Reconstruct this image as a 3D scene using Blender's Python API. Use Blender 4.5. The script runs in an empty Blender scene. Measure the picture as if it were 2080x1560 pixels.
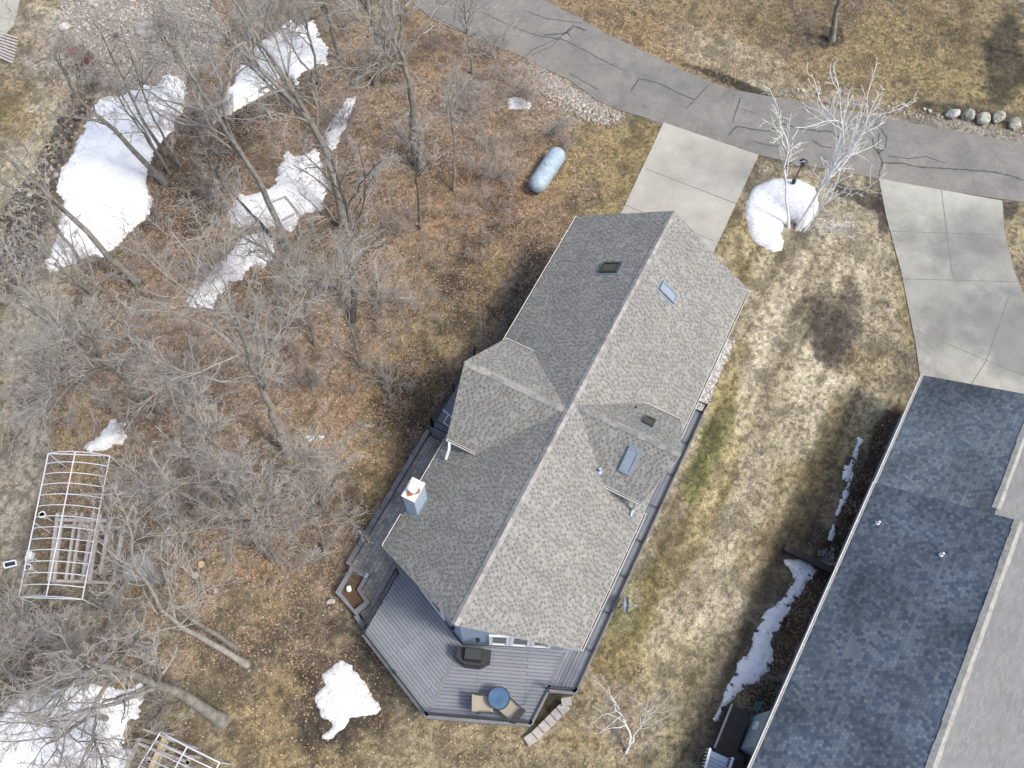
import bpy, math, random
import numpy as np
from mathutils import Matrix, Vector

# ------------------------------------------------------------------ camera, world, sun, exposure
C = bpy.context.scene
rng = np.random.default_rng(7); random.seed(7)
CX, CY, FPX, CAMH = 1040.0, 780.0, 1800.0, 40.0
TILT, ROLL = math.radians(25.2), math.radians(3.1)
ct, st, cr, sr = math.cos(TILT), math.sin(TILT), math.cos(ROLL), math.sin(ROLL)
CM = np.array([[1, 0, 0], [0, ct, -st], [0, st, ct]]) @ np.array([[cr, -sr, 0], [sr, cr, 0], [0, 0, 1]])
camd = bpy.data.cameras.new('camera'); cam = bpy.data.objects.new('camera', camd)
C.collection.objects.link(cam); C.camera = cam
camd.sensor_fit = 'HORIZONTAL'; camd.sensor_width = 36; camd.lens = FPX / 2080 * 36
camd.clip_start = .5; camd.clip_end = 2000
cm = Matrix([list(CM[i]) + [[0, 0, CAMH][i]] for i in range(3)] + [[0, 0, 0, 1]]); cam.matrix_world = cm

SUN_AZ = np.array([0.90, -0.38]); SUN_AZ = SUN_AZ / np.linalg.norm(SUN_AZ)   # horizontal direction TOWARDS the sun
SUN_EL = math.radians(57)
w = bpy.data.worlds.new('World'); C.world = w; w.use_nodes = True
nt = w.node_tree; bg = nt.nodes['Background']
sky = nt.nodes.new('ShaderNodeTexSky'); sky.sky_type = 'NISHITA'; sky.sun_disc = False
sky.sun_elevation = SUN_EL; sky.sun_rotation = math.atan2(SUN_AZ[0], SUN_AZ[1])
sky.dust_density = 3.0; sky.air_density = 0.8; sky.ozone_density = 1.0
nt.links.new(sky.outputs[0], bg.inputs[0]); bg.inputs[1].default_value = 0.15
ld = bpy.data.lights.new('sun', 'SUN'); ld.energy = 1.5; ld.angle = math.radians(10.0); ld.color = (1, .965, .87)
lo = bpy.data.objects.new('sun', ld); C.collection.objects.link(lo)
sv = Vector((SUN_AZ[0] * math.cos(SUN_EL), SUN_AZ[1] * math.cos(SUN_EL), math.sin(SUN_EL)))
lo.rotation_euler = sv.to_track_quat('Z', 'Y').to_euler(); lo.location = sv * 60
C.view_settings.view_transform = 'Standard'; C.view_settings.look = 'None'
C.view_settings.gamma = 1; C.view_settings.exposure = 0.88

# ------------------------------------------------------------------ projection helpers (a point seen at pixel x,y lying at height z)
def G(x, y, z=0.0):
    d = CM @ np.array([(x - CX) / FPX, -(y - CY) / FPX, -1.0]); t = (z - CAMH) / d[2]
    return np.array([d[0] * t, d[1] * t, z])
def GP(pts, z=0.0): return [G(x, y, z) for x, y in pts]
def PX(W):
    W = np.asarray(W, float); c = (W - np.array([0, 0, CAMH])) @ CM
    return CX - FPX * c[..., 0] / c[..., 2], CY + FPX * c[..., 1] / c[..., 2]

# ------------------------------------------------------------------ value noise
def _h(ix, iy, s):
    n = (ix.astype(np.int64) * 374761393 + iy.astype(np.int64) * 668265263 + s * 974634777) & 0xffffffff
    n = ((n ^ (n >> 13)) * 1274126177) & 0xffffffff
    return ((n ^ (n >> 16)) & 0xffff) / 65535.0
def vnoise(x, y, s=0):
    x0 = np.floor(x); y0 = np.floor(y); fx = x - x0; fy = y - y0
    fx = fx * fx * (3 - 2 * fx); fy = fy * fy * (3 - 2 * fy)
    a = _h(x0, y0, s); b = _h(x0 + 1, y0, s); c = _h(x0, y0 + 1, s); d = _h(x0 + 1, y0 + 1, s)
    return (a * (1 - fx) + b * fx) * (1 - fy) + (c * (1 - fx) + d * fx) * fy
def fbm(x, y, s=0, o=4):
    r = 0; a = .5; t = 0
    for i in range(o):
        r = r + a * vnoise(x, y, s + i * 17); t += a; a *= .55; x = x * 2.03 + 11.3; y = y * 2.03 + 5.7
    return r / t
def sst(a, b, x):
    t = np.clip((x - a) / (b - a), 0, 1); return t * t * (3 - 2 * t)
def poly_sdf(px, py, poly):      # positive inside
    poly = np.asarray(poly, float)[:, :2]; n = len(poly); d = np.full(px.shape, 1e9); ins = np.zeros(px.shape, bool)
    for i in range(n):
        a = poly[i]; b = poly[(i + 1) % n]; e = b - a; wx = px - a[0]; wy = py - a[1]
        t = np.clip((wx * e[0] + wy * e[1]) / (e @ e + 1e-12), 0, 1)
        d = np.minimum(d, np.hypot(wx - e[0] * t, wy - e[1] * t))
        c = ((a[1] > py) != (b[1] > py)); xs = e[0] * (py - a[1]) / (e[1] if abs(e[1]) > 1e-12 else 1e-12) + a[0]
        ins ^= c & (px < xs)
    return np.where(ins, d, -d)

# ------------------------------------------------------------------ materials
def newmat(name):
    m = bpy.data.materials.new(name); m.use_nodes = True; n = m.node_tree
    return m, n, n.nodes['Principled BSDF']
def N(n, t, **k):
    o = n.nodes.new(t)
    for a, b in k.items(): setattr(o, a, b)
    return o
def ramp(n, fac, stops):
    r = N(n, 'ShaderNodeValToRGB'); n.links.new(fac, r.inputs[0])
    while len(r.color_ramp.elements) < len(stops): r.color_ramp.elements.new(.5)
    for e, (p, c) in zip(r.color_ramp.elements, stops): e.position = p; e.color = tuple(c) + (1,)
    return r.outputs[0]
def noise(n, scale, detail=4, rough=.55, vec=None, dist=0):
    t = N(n, 'ShaderNodeTexNoise'); t.inputs['Scale'].default_value = scale; t.inputs['Detail'].default_value = detail
    t.inputs['Roughness'].default_value = rough; t.inputs['Distortion'].default_value = dist
    if vec is not None: n.links.new(vec, t.inputs['Vector'])
    return t.outputs['Fac']
def mix(n, a, b, fac, mode='MIX'):
    m = N(n, 'ShaderNodeMix', data_type='RGBA', blend_type=mode)
    for s, v in ((m.inputs[0], fac), (m.inputs[6], a), (m.inputs[7], b)):
        if hasattr(v, 'is_output'): n.links.new(v, s)
        else: s.default_value = v if isinstance(v, (int, float)) else tuple(v) + (1,)
    return m.outputs[2]
def bump(n, b, h, strength=.3, dist=.02):
    o = N(n, 'ShaderNodeBump'); o.inputs['Strength'].default_value = strength; o.inputs['Distance'].default_value = dist
    n.links.new(h, o.inputs['Height']); n.links.new(o.outputs[0], b.inputs['Normal'])
def pos(n): return N(n, 'ShaderNodeNewGeometry').outputs['Position']
def simple(name, col, rough=.6, var=.25, scale=6, metal=0, bmp=0, fine=40):
    m, n, b = newmat(name); p = pos(n)
    c1 = [c * (1 - var) for c in col]; c2 = [min(1, c * (1 + var)) for c in col]
    c = ramp(n, noise(n, scale, 5, .6, p), [(.3, c1), (.7, c2)])
    c = mix(n, c, [.5, .5, .5], 0.0) if False else c
    n.links.new(c, b.inputs['Base Color']); b.inputs['Roughness'].default_value = rough; b.inputs['Metallic'].default_value = metal
    if bmp: bump(n, b, noise(n, fine, 3, .6, p), bmp, .01)
    return m
def brickmat(name, c1, c2, mortar, bw, rh, ms=.012, rough=.85, off=.5, lf=.25, lfs=.5, fs=60, fv=.35, bs=.35, bias=0, squash=1):
    m, n, b = newmat(name); uv = N(n, 'ShaderNodeUVMap'); uv.uv_map = 'UVMap'
    t = N(n, 'ShaderNodeTexBrick'); n.links.new(uv.outputs[0], t.inputs['Vector'])
    t.offset = off; t.inputs['Color1'].default_value = tuple(c1) + (1,); t.inputs['Color2'].default_value = tuple(c2) + (1,)
    t.inputs['Mortar'].default_value = tuple(mortar) + (1,); t.inputs['Scale'].default_value = 1
    t.inputs['Mortar Size'].default_value = ms; t.inputs['Mortar Smooth'].default_value = .3; t.inputs['Bias'].default_value = bias
    t.inputs['Brick Width'].default_value = bw; t.inputs['Row Height'].default_value = rh
    p = pos(n)
    c = mix(n, t.outputs['Color'], ramp(n, noise(n, fs, 3, .7, p), [(.3, [1 - fv] * 3), (.7, [1 + fv * .6] * 3)]), 1.0, 'MULTIPLY')
    c = mix(n, c, ramp(n, noise(n, lfs, 5, .6, p, .3), [(.3, [1 - lf] * 3), (.72, [1 + lf * .5] * 3)]), 1.0, 'MULTIPLY')
    n.links.new(c, b.inputs['Base Color']); b.inputs['Roughness'].default_value = rough
    inv = N(n, 'ShaderNodeMath', operation='SUBTRACT'); inv.inputs[0].default_value = 1; n.links.new(t.outputs['Fac'], inv.inputs[1])
    bump(n, b, inv.outputs[0], bs, .012)
    return m
def colmat(name, rough=.9, fine=None, bmp=0, detail_amp=.35, trans=0):
    m, n, b = newmat(name); a = N(n, 'ShaderNodeAttribute'); a.attribute_name = 'Col'; c = a.outputs['Color']
    if fine:
        p = pos(n)
        for s, amp in fine:
            c = mix(n, c, ramp(n, noise(n, s, 3, .7, p), [(.28, [1 - amp] * 3), (.72, [1 + amp] * 3)]), 1.0, 'MULTIPLY')
        if bmp: bump(n, b, noise(n, 22, 4, .75, p), bmp, .05)
    n.links.new(c, b.inputs['Base Color']); b.inputs['Roughness'].default_value = rough
    return m

MT = {}
def mats():
    # architectural shingles of the main house: tab pattern laid over rows
    m, n, b = newmat('shingle_grey'); uv = N(n, 'ShaderNodeUVMap'); uv.uv_map = 'UVMap'; p = pos(n)
    def M_(op, a, b_=None):
        o = N(n, 'ShaderNodeMath', operation=op)
        for k, v in enumerate((a, b_)):
            if v is None: continue
            if hasattr(v, 'is_output'): n.links.new(v, o.inputs[k])
            else: o.inputs[k].default_value = v
        return o.outputs[0]
    sx = N(n, 'ShaderNodeSeparateXYZ'); n.links.new(uv.outputs[0], sx.inputs[0])
    v1 = M_('DIVIDE', sx.outputs[1], .142); rw = M_('FLOOR', v1); fv = M_('FRACT', v1)
    def tabs(period, seed, wmin, wvar, keep):
        wr = N(n, 'ShaderNodeTexWhiteNoise', noise_dimensions='2D'); c0 = N(n, 'ShaderNodeCombineXYZ'); n.links.new(M_('MULTIPLY', rw, 3.17), c0.inputs[0]); c0.inputs[1].default_value = seed; n.links.new(c0.outputs[0], wr.inputs['Vector'])
        u1 = M_('ADD', M_('DIVIDE', sx.outputs[0], period), M_('MULTIPLY', wr.outputs['Value'], 23.7)); cl_ = M_('FLOOR', u1); fu = M_('FRACT', u1)
        cb = N(n, 'ShaderNodeCombineXYZ'); n.links.new(M_('ADD', cl_, .37), cb.inputs[0]); n.links.new(M_('ADD', M_('MULTIPLY', rw, 1.73), seed), cb.inputs[1]); wn = N(n, 'ShaderNodeTexWhiteNoise', noise_dimensions='2D'); n.links.new(cb.outputs[0], wn.inputs['Vector'])
        sc = N(n, 'ShaderNodeSeparateColor'); n.links.new(wn.outputs['Color'], sc.inputs[0]); st0 = M_('MULTIPLY', sc.outputs[0], .45); w_ = M_('ADD', M_('MULTIPLY', sc.outputs[1], wvar), wmin)
        return M_('MULTIPLY', M_('MULTIPLY', M_('GREATER_THAN', fu, st0), M_('LESS_THAN', fu, M_('ADD', st0, w_))), M_('LESS_THAN', sc.outputs[2], keep)), wn.outputs['Value']
    ta, wa = tabs(.23, 1.3, .28, .35, .85); tb_, wb = tabs(.34, 5.7, .2, .3, .7)
    tab = M_('MULTIPLY', ta, M_('GREATER_THAN', fv, .3))
    c = mix(n, (.265, .258, .234), (.145, .142, .13), tab); c = mix(n, c, (.20, .197, .18), M_('MULTIPLY', tb_, .8))
    c = mix(n, c, ramp(n, wb, [(0, [.9] * 3), (1, [1.1] * 3)]), 1.0, 'MULTIPLY')
    c = mix(n, c, (.10, .098, .09), M_('MULTIPLY', M_('LESS_THAN', fv, .13), .35))  # shade in the gap between courses, painted as a darker row line
    c = mix(n, c, ramp(n, noise(n, 70, 3, .7, p), [(.3, [.85] * 3), (.7, [1.12] * 3)]), 1.0, 'MULTIPLY')
    c = mix(n, c, ramp(n, noise(n, .45, 5, .6, p, .5), [(.3, (.9, .91, .92)), (.7, (1.07, 1.06, 1.03))]), 1.0, 'MULTIPLY')
    st2 = N(n, 'ShaderNodeMapping'); n.links.new(uv.outputs[0], st2.inputs[0]); st2.inputs['Scale'].default_value = (2.2, .22, 1)
    c = mix(n, c, ramp(n, noise(n, 1, 5, .6, st2.outputs[0]), [(.3, [.9] * 3), (.65, [1.04] * 3)]), 1.0, 'MULTIPLY')
    n.links.new(c, b.inputs['Base Color']); b.inputs['Roughness'].default_value = .85
    bump(n, b, M_('SUBTRACT', fv, M_('MULTIPLY', tab, .6)), .8, .015); MT['shingle'] = m
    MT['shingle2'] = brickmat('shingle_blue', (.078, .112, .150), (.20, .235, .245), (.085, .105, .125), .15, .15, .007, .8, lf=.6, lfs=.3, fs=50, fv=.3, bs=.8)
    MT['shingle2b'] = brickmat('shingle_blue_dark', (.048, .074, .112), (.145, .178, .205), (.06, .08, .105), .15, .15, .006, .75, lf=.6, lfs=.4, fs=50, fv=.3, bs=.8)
    MT['shingle3'] = brickmat('shingle_sunlit', (.165, .168, .166), (.21, .213, .21), (.14, .142, .14), .3, .14, .008, .85, lf=.12, lfs=.4, fs=30, fv=.3, bs=.3)  # neighbour's sun-facing slopes: sunlight put into a paler shingle colour
    MT['cap'] = simple('ridge_cap', (.28, .27, .245), .85, .3, 4.5, bmp=.3)
    MT['capb'] = simple('ridge_cap_light', (.30, .29, .262), .85, .2, 4.5, bmp=.3); MT['capc'] = simple('ridge_cap_dark', (.225, .218, .2), .85, .2, 4.5, bmp=.3)
    MT['cap2'] = simple('ridge_cap_pale', (.30, .29, .25), .85, .3, 2.5, bmp=.3)
    MT['deck'] = brickmat('deck_board', (.19, .205, .235), (.225, .24, .268), (.05, .052, .065), 4.1, .145, .012, .6, lf=.16, lfs=.8, fs=14, fv=.12, bs=.5)
    MT['paver'] = brickmat('paver', (.28, .265, .235), (.44, .42, .385), (.16, .15, .135), .3, .2, .012, .9, lf=.35, lfs=1.2, fs=20, fv=.3, bs=.5)
    MT['siding'] = brickmat('siding', (.30, .38, .47), (.31, .39, .48), (.17, .22, .28), 30, .11, .008, .6, lf=.06, fs=8, fv=.05, bs=.6)
    MT['siding2'] = brickmat('siding_pale', (.30, .36, .38), (.31, .37, .39), (.18, .22, .24), 30, .13, .008, .6, lf=.06, fs=8, fv=.05, bs=.6)
    MT['chim'] = simple('chimney_panel', (.38, .47, .56), .5, .07, 3)
    MT['white'] = simple('white_paint', (.78, .78, .76), .45, .06, 4)
    MT['cream'] = simple('cream_metal', (.62, .60, .55), .5, .12, 5)
    MT['gutin'] = simple('gutter_inside', (.06, .055, .05), .9, .3, 6)
    MT['rust'] = simple('rust', (.28, .10, .045), .8, .4, 9)
    MT['black'] = simple('black_metal', (.018, .02, .022), .4, .2, 6)
    MT['cover'] = simple('grill_cover', (.02, .023, .022), .55, .3, 5, bmp=.4, fine=12)
    MT['glass'] = simple('dark_glass', (.03, .04, .035), .06, .4, 1.5)
    MT['glassb'] = simple('pale_glass', (.22, .26, .31), .12, .12, 2)
    MT['glassc'] = simple('skylight_glass', (.06, .055, .03), .1, .4, 3)
    MT['bluegl'] = simple('blue_glass', (.06, .12, .20), .2, .25, 3)
    MT['flash'] = simple('lead_flashing', (.20, .24, .26), .5, .15, 4)
    MT['bronze'] = simple('dark_bronze', (.045, .045, .042), .4, .2, 4)
    MT['canvas'] = simple('sling_canvas', (.34, .31, .24), .8, .1, 30)
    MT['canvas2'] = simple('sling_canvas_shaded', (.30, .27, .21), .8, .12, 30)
    MT['conc'] = None
    for key, col, st_ in (('conc', (.385, .368, .315), .4), ('conc2', (.365, .355, .305), .95)):
        m, n, b = newmat('concrete_' + key); p = pos(n)
        c = ramp(n, noise(n, .30 if key == 'conc2' else .35, 7, .62, p, .2), [(.36, [v * (1 - .45 * st_) for v in col]), (.52, [v * .97 for v in col]), (.7, [v * 1.1 for v in col])])
        c = mix(n, c, ramp(n, noise(n, 16, 5, .8, p), [(.33, [.86] * 3), (.67, [1.1] * 3)]), 1.0, 'MULTIPLY')
        c = mix(n, c, ramp(n, noise(n, 1.1, 7, .75, p, .6), [(.33, [.90, .91, .90]), (.55, [1, 1, 1])]), 1.0, 'MULTIPLY')
        if key == 'conc2':
            for (x, y, r_, a_) in ((1990, 500, 2.2, .50), (2085, 690, 2.6, .62), (1885, 600, 2.6, .30), (1975, 640, 2.4, .25), (1830, 455, 1.6, .30), (1925, 700, 1.6, .18)):
                g = G(x, y, 0); dn = N(n, 'ShaderNodeVectorMath', operation='DISTANCE'); n.links.new(p, dn.inputs[0]); dn.inputs[1].default_value = tuple(g)
                ad = N(n, 'ShaderNodeMath', operation='MULTIPLY_ADD'); n.links.new(noise(n, .9, 6, .65, p, .3), ad.inputs[0]); ad.inputs[1].default_value = -4.0; 
                n.links.new(dn.outputs['Value'], ad.inputs[2]); mr = N(n, 'ShaderNodeMapRange', interpolation_type='SMOOTHSTEP'); n.links.new(ad.outputs[0], mr.inputs[0])
                mr.inputs[1].default_value = r_ - 2.8; mr.inputs[2].default_value = r_ - .4; mr.inputs[3].default_value = a_; mr.inputs[4].default_value = 0
                c = mix(n, c, (.13, .13, .12), mr.outputs[0])
        n.links.new(c, b.inputs['Base Color']); b.inputs['Roughness'].default_value = .85; MT[key] = m
    m, n, b = newmat('asphalt'); p = pos(n)
    c = ramp(n, noise(n, .5, 6, .65, p, .6), [(.3, (.14, .136, .12)), (.72, (.225, .216, .19))])
    c = mix(n, c, ramp(n, noise(n, 14, 6, .85, p), [(.33, [.72] * 3), (.67, [1.28] * 3)]), 1.0, 'MULTIPLY')
    c = mix(n, c, ramp(n, noise(n, 1.7, 6, .7, p, 1.5), [(.36, [.86] * 3), (.5, [1.0] * 3), (.7, [1.08, 1.07, 1.03])]), 1.0, 'MULTIPLY')
    n.links.new(c, b.inputs['Base Color']); b.inputs['Roughness'].default_value = .9; bump(n, b, noise(n, 60, 2, .7, p), .3, .01); MT['asphalt'] = m
    MT['seal'] = simple('crack_sealant', (.065, .062, .06), .6, .3, 10)
    MT['joint'] = simple('slab_joint', (.15, .14, .125), .9, .3, 10)
    m, n, b = newmat('snow'); p = pos(n)
    c = ramp(n, noise(n, 5, 7, .8, p), [(.27, (.30, .28, .26)), (.36, (.62, .62, .61)), (.52, (.79, .79, .78))])
    c = mix(n, c, ramp(n, noise(n, 13, 4, .75, p), [(.355, (.28, .24, .20)), (.405, (1, 1, 1))]), 1.0, 'MULTIPLY')
    n.links.new(c, b.inputs['Base Color']); b.inputs['Roughness'].default_value = .7; bump(n, b, noise(n, 9, 6, .75, p), .8, .08); MT['snow'] = m
    m, n, b = newmat('clean_snow'); p = pos(n)
    c = ramp(n, noise(n, 3, 7, .75, p), [(.28, (.62, .62, .61)), (.5, (.83, .83, .82))])
    c = mix(n, c, ramp(n, noise(n, 11, 4, .75, p), [(.33, (.35, .31, .27)), (.37, (1, 1, 1))]), 1.0, 'MULTIPLY')
    n.links.new(c, b.inputs['Base Color']); b.inputs['Roughness'].default_value = .7; bump(n, b, noise(n, 6, 6, .7, p), .6, .08); MT['snow2'] = m
    MT['ground'] = colmat('ground_cover', .95, [(11, .45), (30, .6)], 1.0)
    MT['blade'] = colmat('dry_blades', .9)
    MT['leaf'] = colmat('dead_leaves', .8)
    MT['bark'] = simple('grey_bark', (.19, .18, .152), .95, .42, 3.2, bmp=.6, fine=30)
    MT['twig'] = simple('grey_twigs', (.36, .335, .30), .9, .2, 1.2)
    MT['bark2'] = simple('pale_bark', (.27, .25, .21), .9, .35, 4, bmp=.5, fine=30)
    MT['bark3'] = simple('wet_dark_bark', (.075, .068, .06), .9, .4, 5, bmp=.6, fine=30)
    MT['birch'] = simple('birch_bark', (.68, .67, .64), .8, .22, 6)
    MT['redtwig'] = simple('reddish_twigs', (.34, .30, .27), .9, .25, 1.5)
    MT['berry'] = simple('barberry_twigs', (.24, .10, .08), .9, .35, 3)
    MT['stone'] = simple('field_stone', (.42, .40, .36), .9, .4, 4, bmp=.5, fine=14)
    MT['mossy'] = simple('mossy_boulder', (.34, .34, .28), .9, .6, 3.5, bmp=.5, fine=14)
    MT['pebble'] = colmat('pebbles', .9)
    MT['tank'] = simple('tank_paint', (.30, .38, .42), .5, .22, 5)
    MT['pipe'] = simple('galvanised_pipe', (.62, .64, .66), .4, .12, 7)
    MT['lumber'] = simple('weathered_lumber', (.37, .34, .31), .85, .2, 6)
    MT['newwood'] = simple('new_lumber', (.52, .42, .24), .7, .2, 6)
    MT['darkwood'] = simple('dark_stained_wood', (.04, .034, .028), .8, .3, 4)
    MT['cap_block'] = simple('wall_cap_block', (.185, .185, .195), .9, .18, 2.5, bmp=.3)
    MT['soil'] = simple('planter_soil', (.10, .065, .035), .95, .55, 9, bmp=.8, fine=20)
    MT['hose'] = simple('green_hose', (.04, .22, .18), .4, .2, 6)
    MT['panel'] = simple('solar_cells', (.015, .03, .05), .15, .3, 9)
    MT['orange'] = simple('cut_wood', (.50, .33, .17), .8, .2, 12)
    MT['rock_grey'] = simple('grey_boulder', (.26, .265, .25), .9, .15, 2.5, bmp=.3)
mats()

# ------------------------------------------------------------------ mesh and object helpers
class MB:
    def __init__(s): s.v = []; s.f = []; s.uv = []; s.mi = []
    def face(s, pts, uv=None, mi=0):
        i = len(s.v); s.v += [tuple(map(float, p)) for p in pts]; s.f.append(list(range(i, i + len(pts))))
        s.uv += [tuple(q) for q in (uv if uv is not None else [(p[0], p[1]) for p in pts])]; s.mi.append(mi)
    def prism(s, pts, dz, mi=0):          # extruded down by vector (0,0,dz)
        pts = [np.array(p, float) for p in pts]; lo_ = [p + np.array([0, 0, dz]) for p in pts]
        s.face(pts, mi=mi); s.face(lo_[::-1], mi=mi)
        for i in range(len(pts)):
            j = (i + 1) % len(pts); L = float(np.linalg.norm((pts[j] - pts[i])[:2]))
            s.face([pts[i], lo_[i], lo_[j], pts[j]], [(0, pts[i][2]), (0, lo_[i][2]), (L, lo_[j][2]), (L, pts[j][2])], mi)
    def obox(s, c, ax, ay, az, mi=0):      # half-axis vectors
        c, ax, ay, az = [np.array(q, float) for q in (c, ax, ay, az)]
        P = lambda a, b, d: c + a * ax + b * ay + d * az
        for q in (((-1, -1, 1), (1, -1, 1), (1, 1, 1), (-1, 1, 1)), ((-1, -1, -1), (-1, 1, -1), (1, 1, -1), (1, -1, -1)),
                  ((-1, -1, -1), (1, -1, -1), (1, -1, 1), (-1, -1, 1)), ((1, 1, -1), (-1, 1, -1), (-1, 1, 1), (1, 1, 1)),
                  ((1, -1, -1), (1, 1, -1), (1, 1, 1), (1, -1, 1)), ((-1, 1, -1), (-1, -1, -1), (-1, -1, 1), (-1, 1, 1))):
            s.face([P(*k) for k in q], mi=mi)
    def bar(s, a, b, w, h, up=(0, 0, 1), mi=0):
        a = np.array(a, float); b = np.array(b, float); d = b - a; L = np.linalg.norm(d); d = d / L
        sd = np.cross(d, up); 
        if np.linalg.norm(sd) < 1e-4: sd = np.cross(d, (1, 0, 0))
        sd /= np.linalg.norm(sd); u = np.cross(sd, d)
        s.obox((a + b) / 2, d * L / 2, sd * w / 2, u * h / 2, mi)
    def tube(s, pts, r, k=8, cap=True, mi=0):
        pts = np.array(pts, float); n = len(pts); r = np.full(n, r) if np.isscalar(r) else np.array(r, float)
        T = np.gradient(pts, axis=0); T /= np.linalg.norm(T, axis=1)[:, None] + 1e-9
        ref = np.array([0, 0, 1.]) if abs(T[0][2]) < .9 else np.array([1., 0, 0])
        i0 = len(s.v)
        for i in range(n):
            a = np.cross(T[i], ref); a /= np.linalg.norm(a) + 1e-9; b = np.cross(T[i], a)
            for j in range(k):
                t = 2 * math.pi * j / k; s.v.append(tuple(pts[i] + r[i] * (math.cos(t) * a + math.sin(t) * b)))
        for i in range(n - 1):
            for j in range(k):
                j2 = (j + 1) % k
                s.f.append([i0 + i * k + j, i0 + i * k + j2, i0 + (i + 1) * k + j2, i0 + (i + 1) * k + j]); s.uv += [(0, 0)] * 4; s.mi.append(mi)
        if cap:
            s.f.append([i0 + j for j in range(k)][::-1]); s.uv += [(0, 0)] * k; s.mi.append(mi)
            s.f.append([i0 + (n - 1) * k + j for j in range(k)]); s.uv += [(0, 0)] * k; s.mi.append(mi)
    def lathe(s, c, prof, k=20, axis=(0, 0, 1), mi=0):
        ax = np.array(axis, float); ax /= np.linalg.norm(ax); c = np.array(c, float)
        s.tube([c + ax * h for r_, h in prof], [max(r_, 1e-4) for r_, h in prof], k, True, mi) if len(prof) > 1 else None
def link(o): C.collection.objects.link(o)
ROOT = {}
def base_of(parent):
    p = parent
    while p.parent is not None: p = p.parent
    return np.array(p.location)
def tag(o, label, cat=None, group=None, kind=None):
    if label: o['label'] = label
    if cat: o['category'] = cat
    if group: o['group'] = group
    if kind: o['kind'] = kind
    return o
def thing(name, label, cat, loc=(0, 0, 0), group=None):
    o = bpy.data.objects.new(name, None); o.empty_display_size = .3; link(o); o.location = tuple(map(float, loc))
    return tag(o, label, cat, group)
def obj(name, mb, mat, parent=None, loc=None, smooth=False):
    off = base_of(parent) if parent is not None else (np.array(loc, float) if loc is not None else np.zeros(3))
    me = bpy.data.meshes.new(name); V = np.array(mb.v, float) - off
    me.from_pydata([tuple(q) for q in V], [], mb.f)
    ul = me.uv_layers.new(name='UVMap'); ul.data.foreach_set('uv', np.array(mb.uv, float).ravel())
    ms = mat if isinstance(mat, (list, tuple)) else [mat]
    for m_ in ms: me.materials.append(m_)
    me.polygons.foreach_set('material_index', mb.mi)
    if smooth: me.polygons.foreach_set('use_smooth', [True] * len(mb.f))
    me.update(); o = bpy.data.objects.new(name, me); link(o)
    if parent is not None: o.parent = parent
    elif loc is not None: o.location = tuple(map(float, loc))
    return o
def fast(name, V, F, mat, parent=None, loc=None, col=None, cdom='POINT', smooth=False):
    off = base_of(parent) if parent is not None else (np.array(loc, float) if loc is not None else np.zeros(3))
    V = np.asarray(V, np.float32) - off.astype(np.float32); F = np.asarray(F, np.int32)
    me = bpy.data.meshes.new(name); me.vertices.add(len(V)); me.vertices.foreach_set('co', V.ravel())
    k = F.shape[1]; me.loops.add(F.size); me.loops.foreach_set('vertex_index', F.ravel())
    me.polygons.add(len(F)); me.polygons.foreach_set('loop_start', np.arange(0, F.size, k, dtype=np.int32))
    me.update(calc_edges=True)
    if smooth: me.polygons.foreach_set('use_smooth', np.ones(len(F), bool))
    me.materials.append(mat)
    if col is not None:
        a = me.attributes.new('Col', 'FLOAT_COLOR', cdom); cc = np.ones((len(col), 4), np.float32); cc[:, :3] = col; a.data.foreach_set('color', cc.ravel())
    o = bpy.data.objects.new(name, me); link(o)
    if parent is not None: o.parent = parent
    elif loc is not None: o.location = tuple(map(float, loc))
    return o
def dup(root, loc, rz=0, sc=1, label=None):
    r = root.copy(); link(r); r.location = tuple(map(float, loc)); r.rotation_euler = (0, 0, rz); r.scale = (sc, sc, sc)
    if label: r['label'] = label
    for ch in list(root.children):
        c = ch.copy(); link(c); c.parent = r
        for g in list(ch.children): d = g.copy(); link(d); d.parent = c
    return r

# ------------------------------------------------------------------ ground
ROADP = [(1090, -8), (1165, 30), (1240, 72), (1330, 115), (1400, 148), (1480, 180), (1560, 195), (1660, 210), (1760, 232), (1850, 250), (1960, 270), (2130, 300),
         (2130, 418), (1900, 385), (1780, 362), (1640, 337), (1540, 315), (1440, 282), (1345, 252), (1300, 236), (1262, 225), (1215, 205), (1160, 165), (1110, 140), (1050, 110), (960, 75), (880, 40), (820, -8), (700, -60), (940, -90)]
DRV1 = [(1348, 249), (1541, 315), (1446, 520), (1405, 610), (1210, 530), (1265, 425)]
DRV2 = [(1785, 363), (2036, 408), (2040, 470), (2058, 545), (2075, 590), (2130, 640), (2130, 930), (1900, 850), (1880, 800), (1868, 760), (1860, 700), (1848, 640), (1830, 550), (1800, 440)]
COLS = dict(base=(.20, .165, .105), leaf=(.215, .168, .112), orange=(.265, .17, .09), tan=(.365, .315, .215), olive=(.225, .17, .078), gold=(.235, .19, .085),
            dark=(.040, .034, .022), soil=(.060, .048, .035), grey=(.27, .245, .205), gravel=(.30, .275, .235), green=(.19, .19, .07), bed=(.075, .042, .022), wheat=(.30, .255, .15), mud=(.105, .085, .058), pink=(.27, .235, .195))
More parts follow.
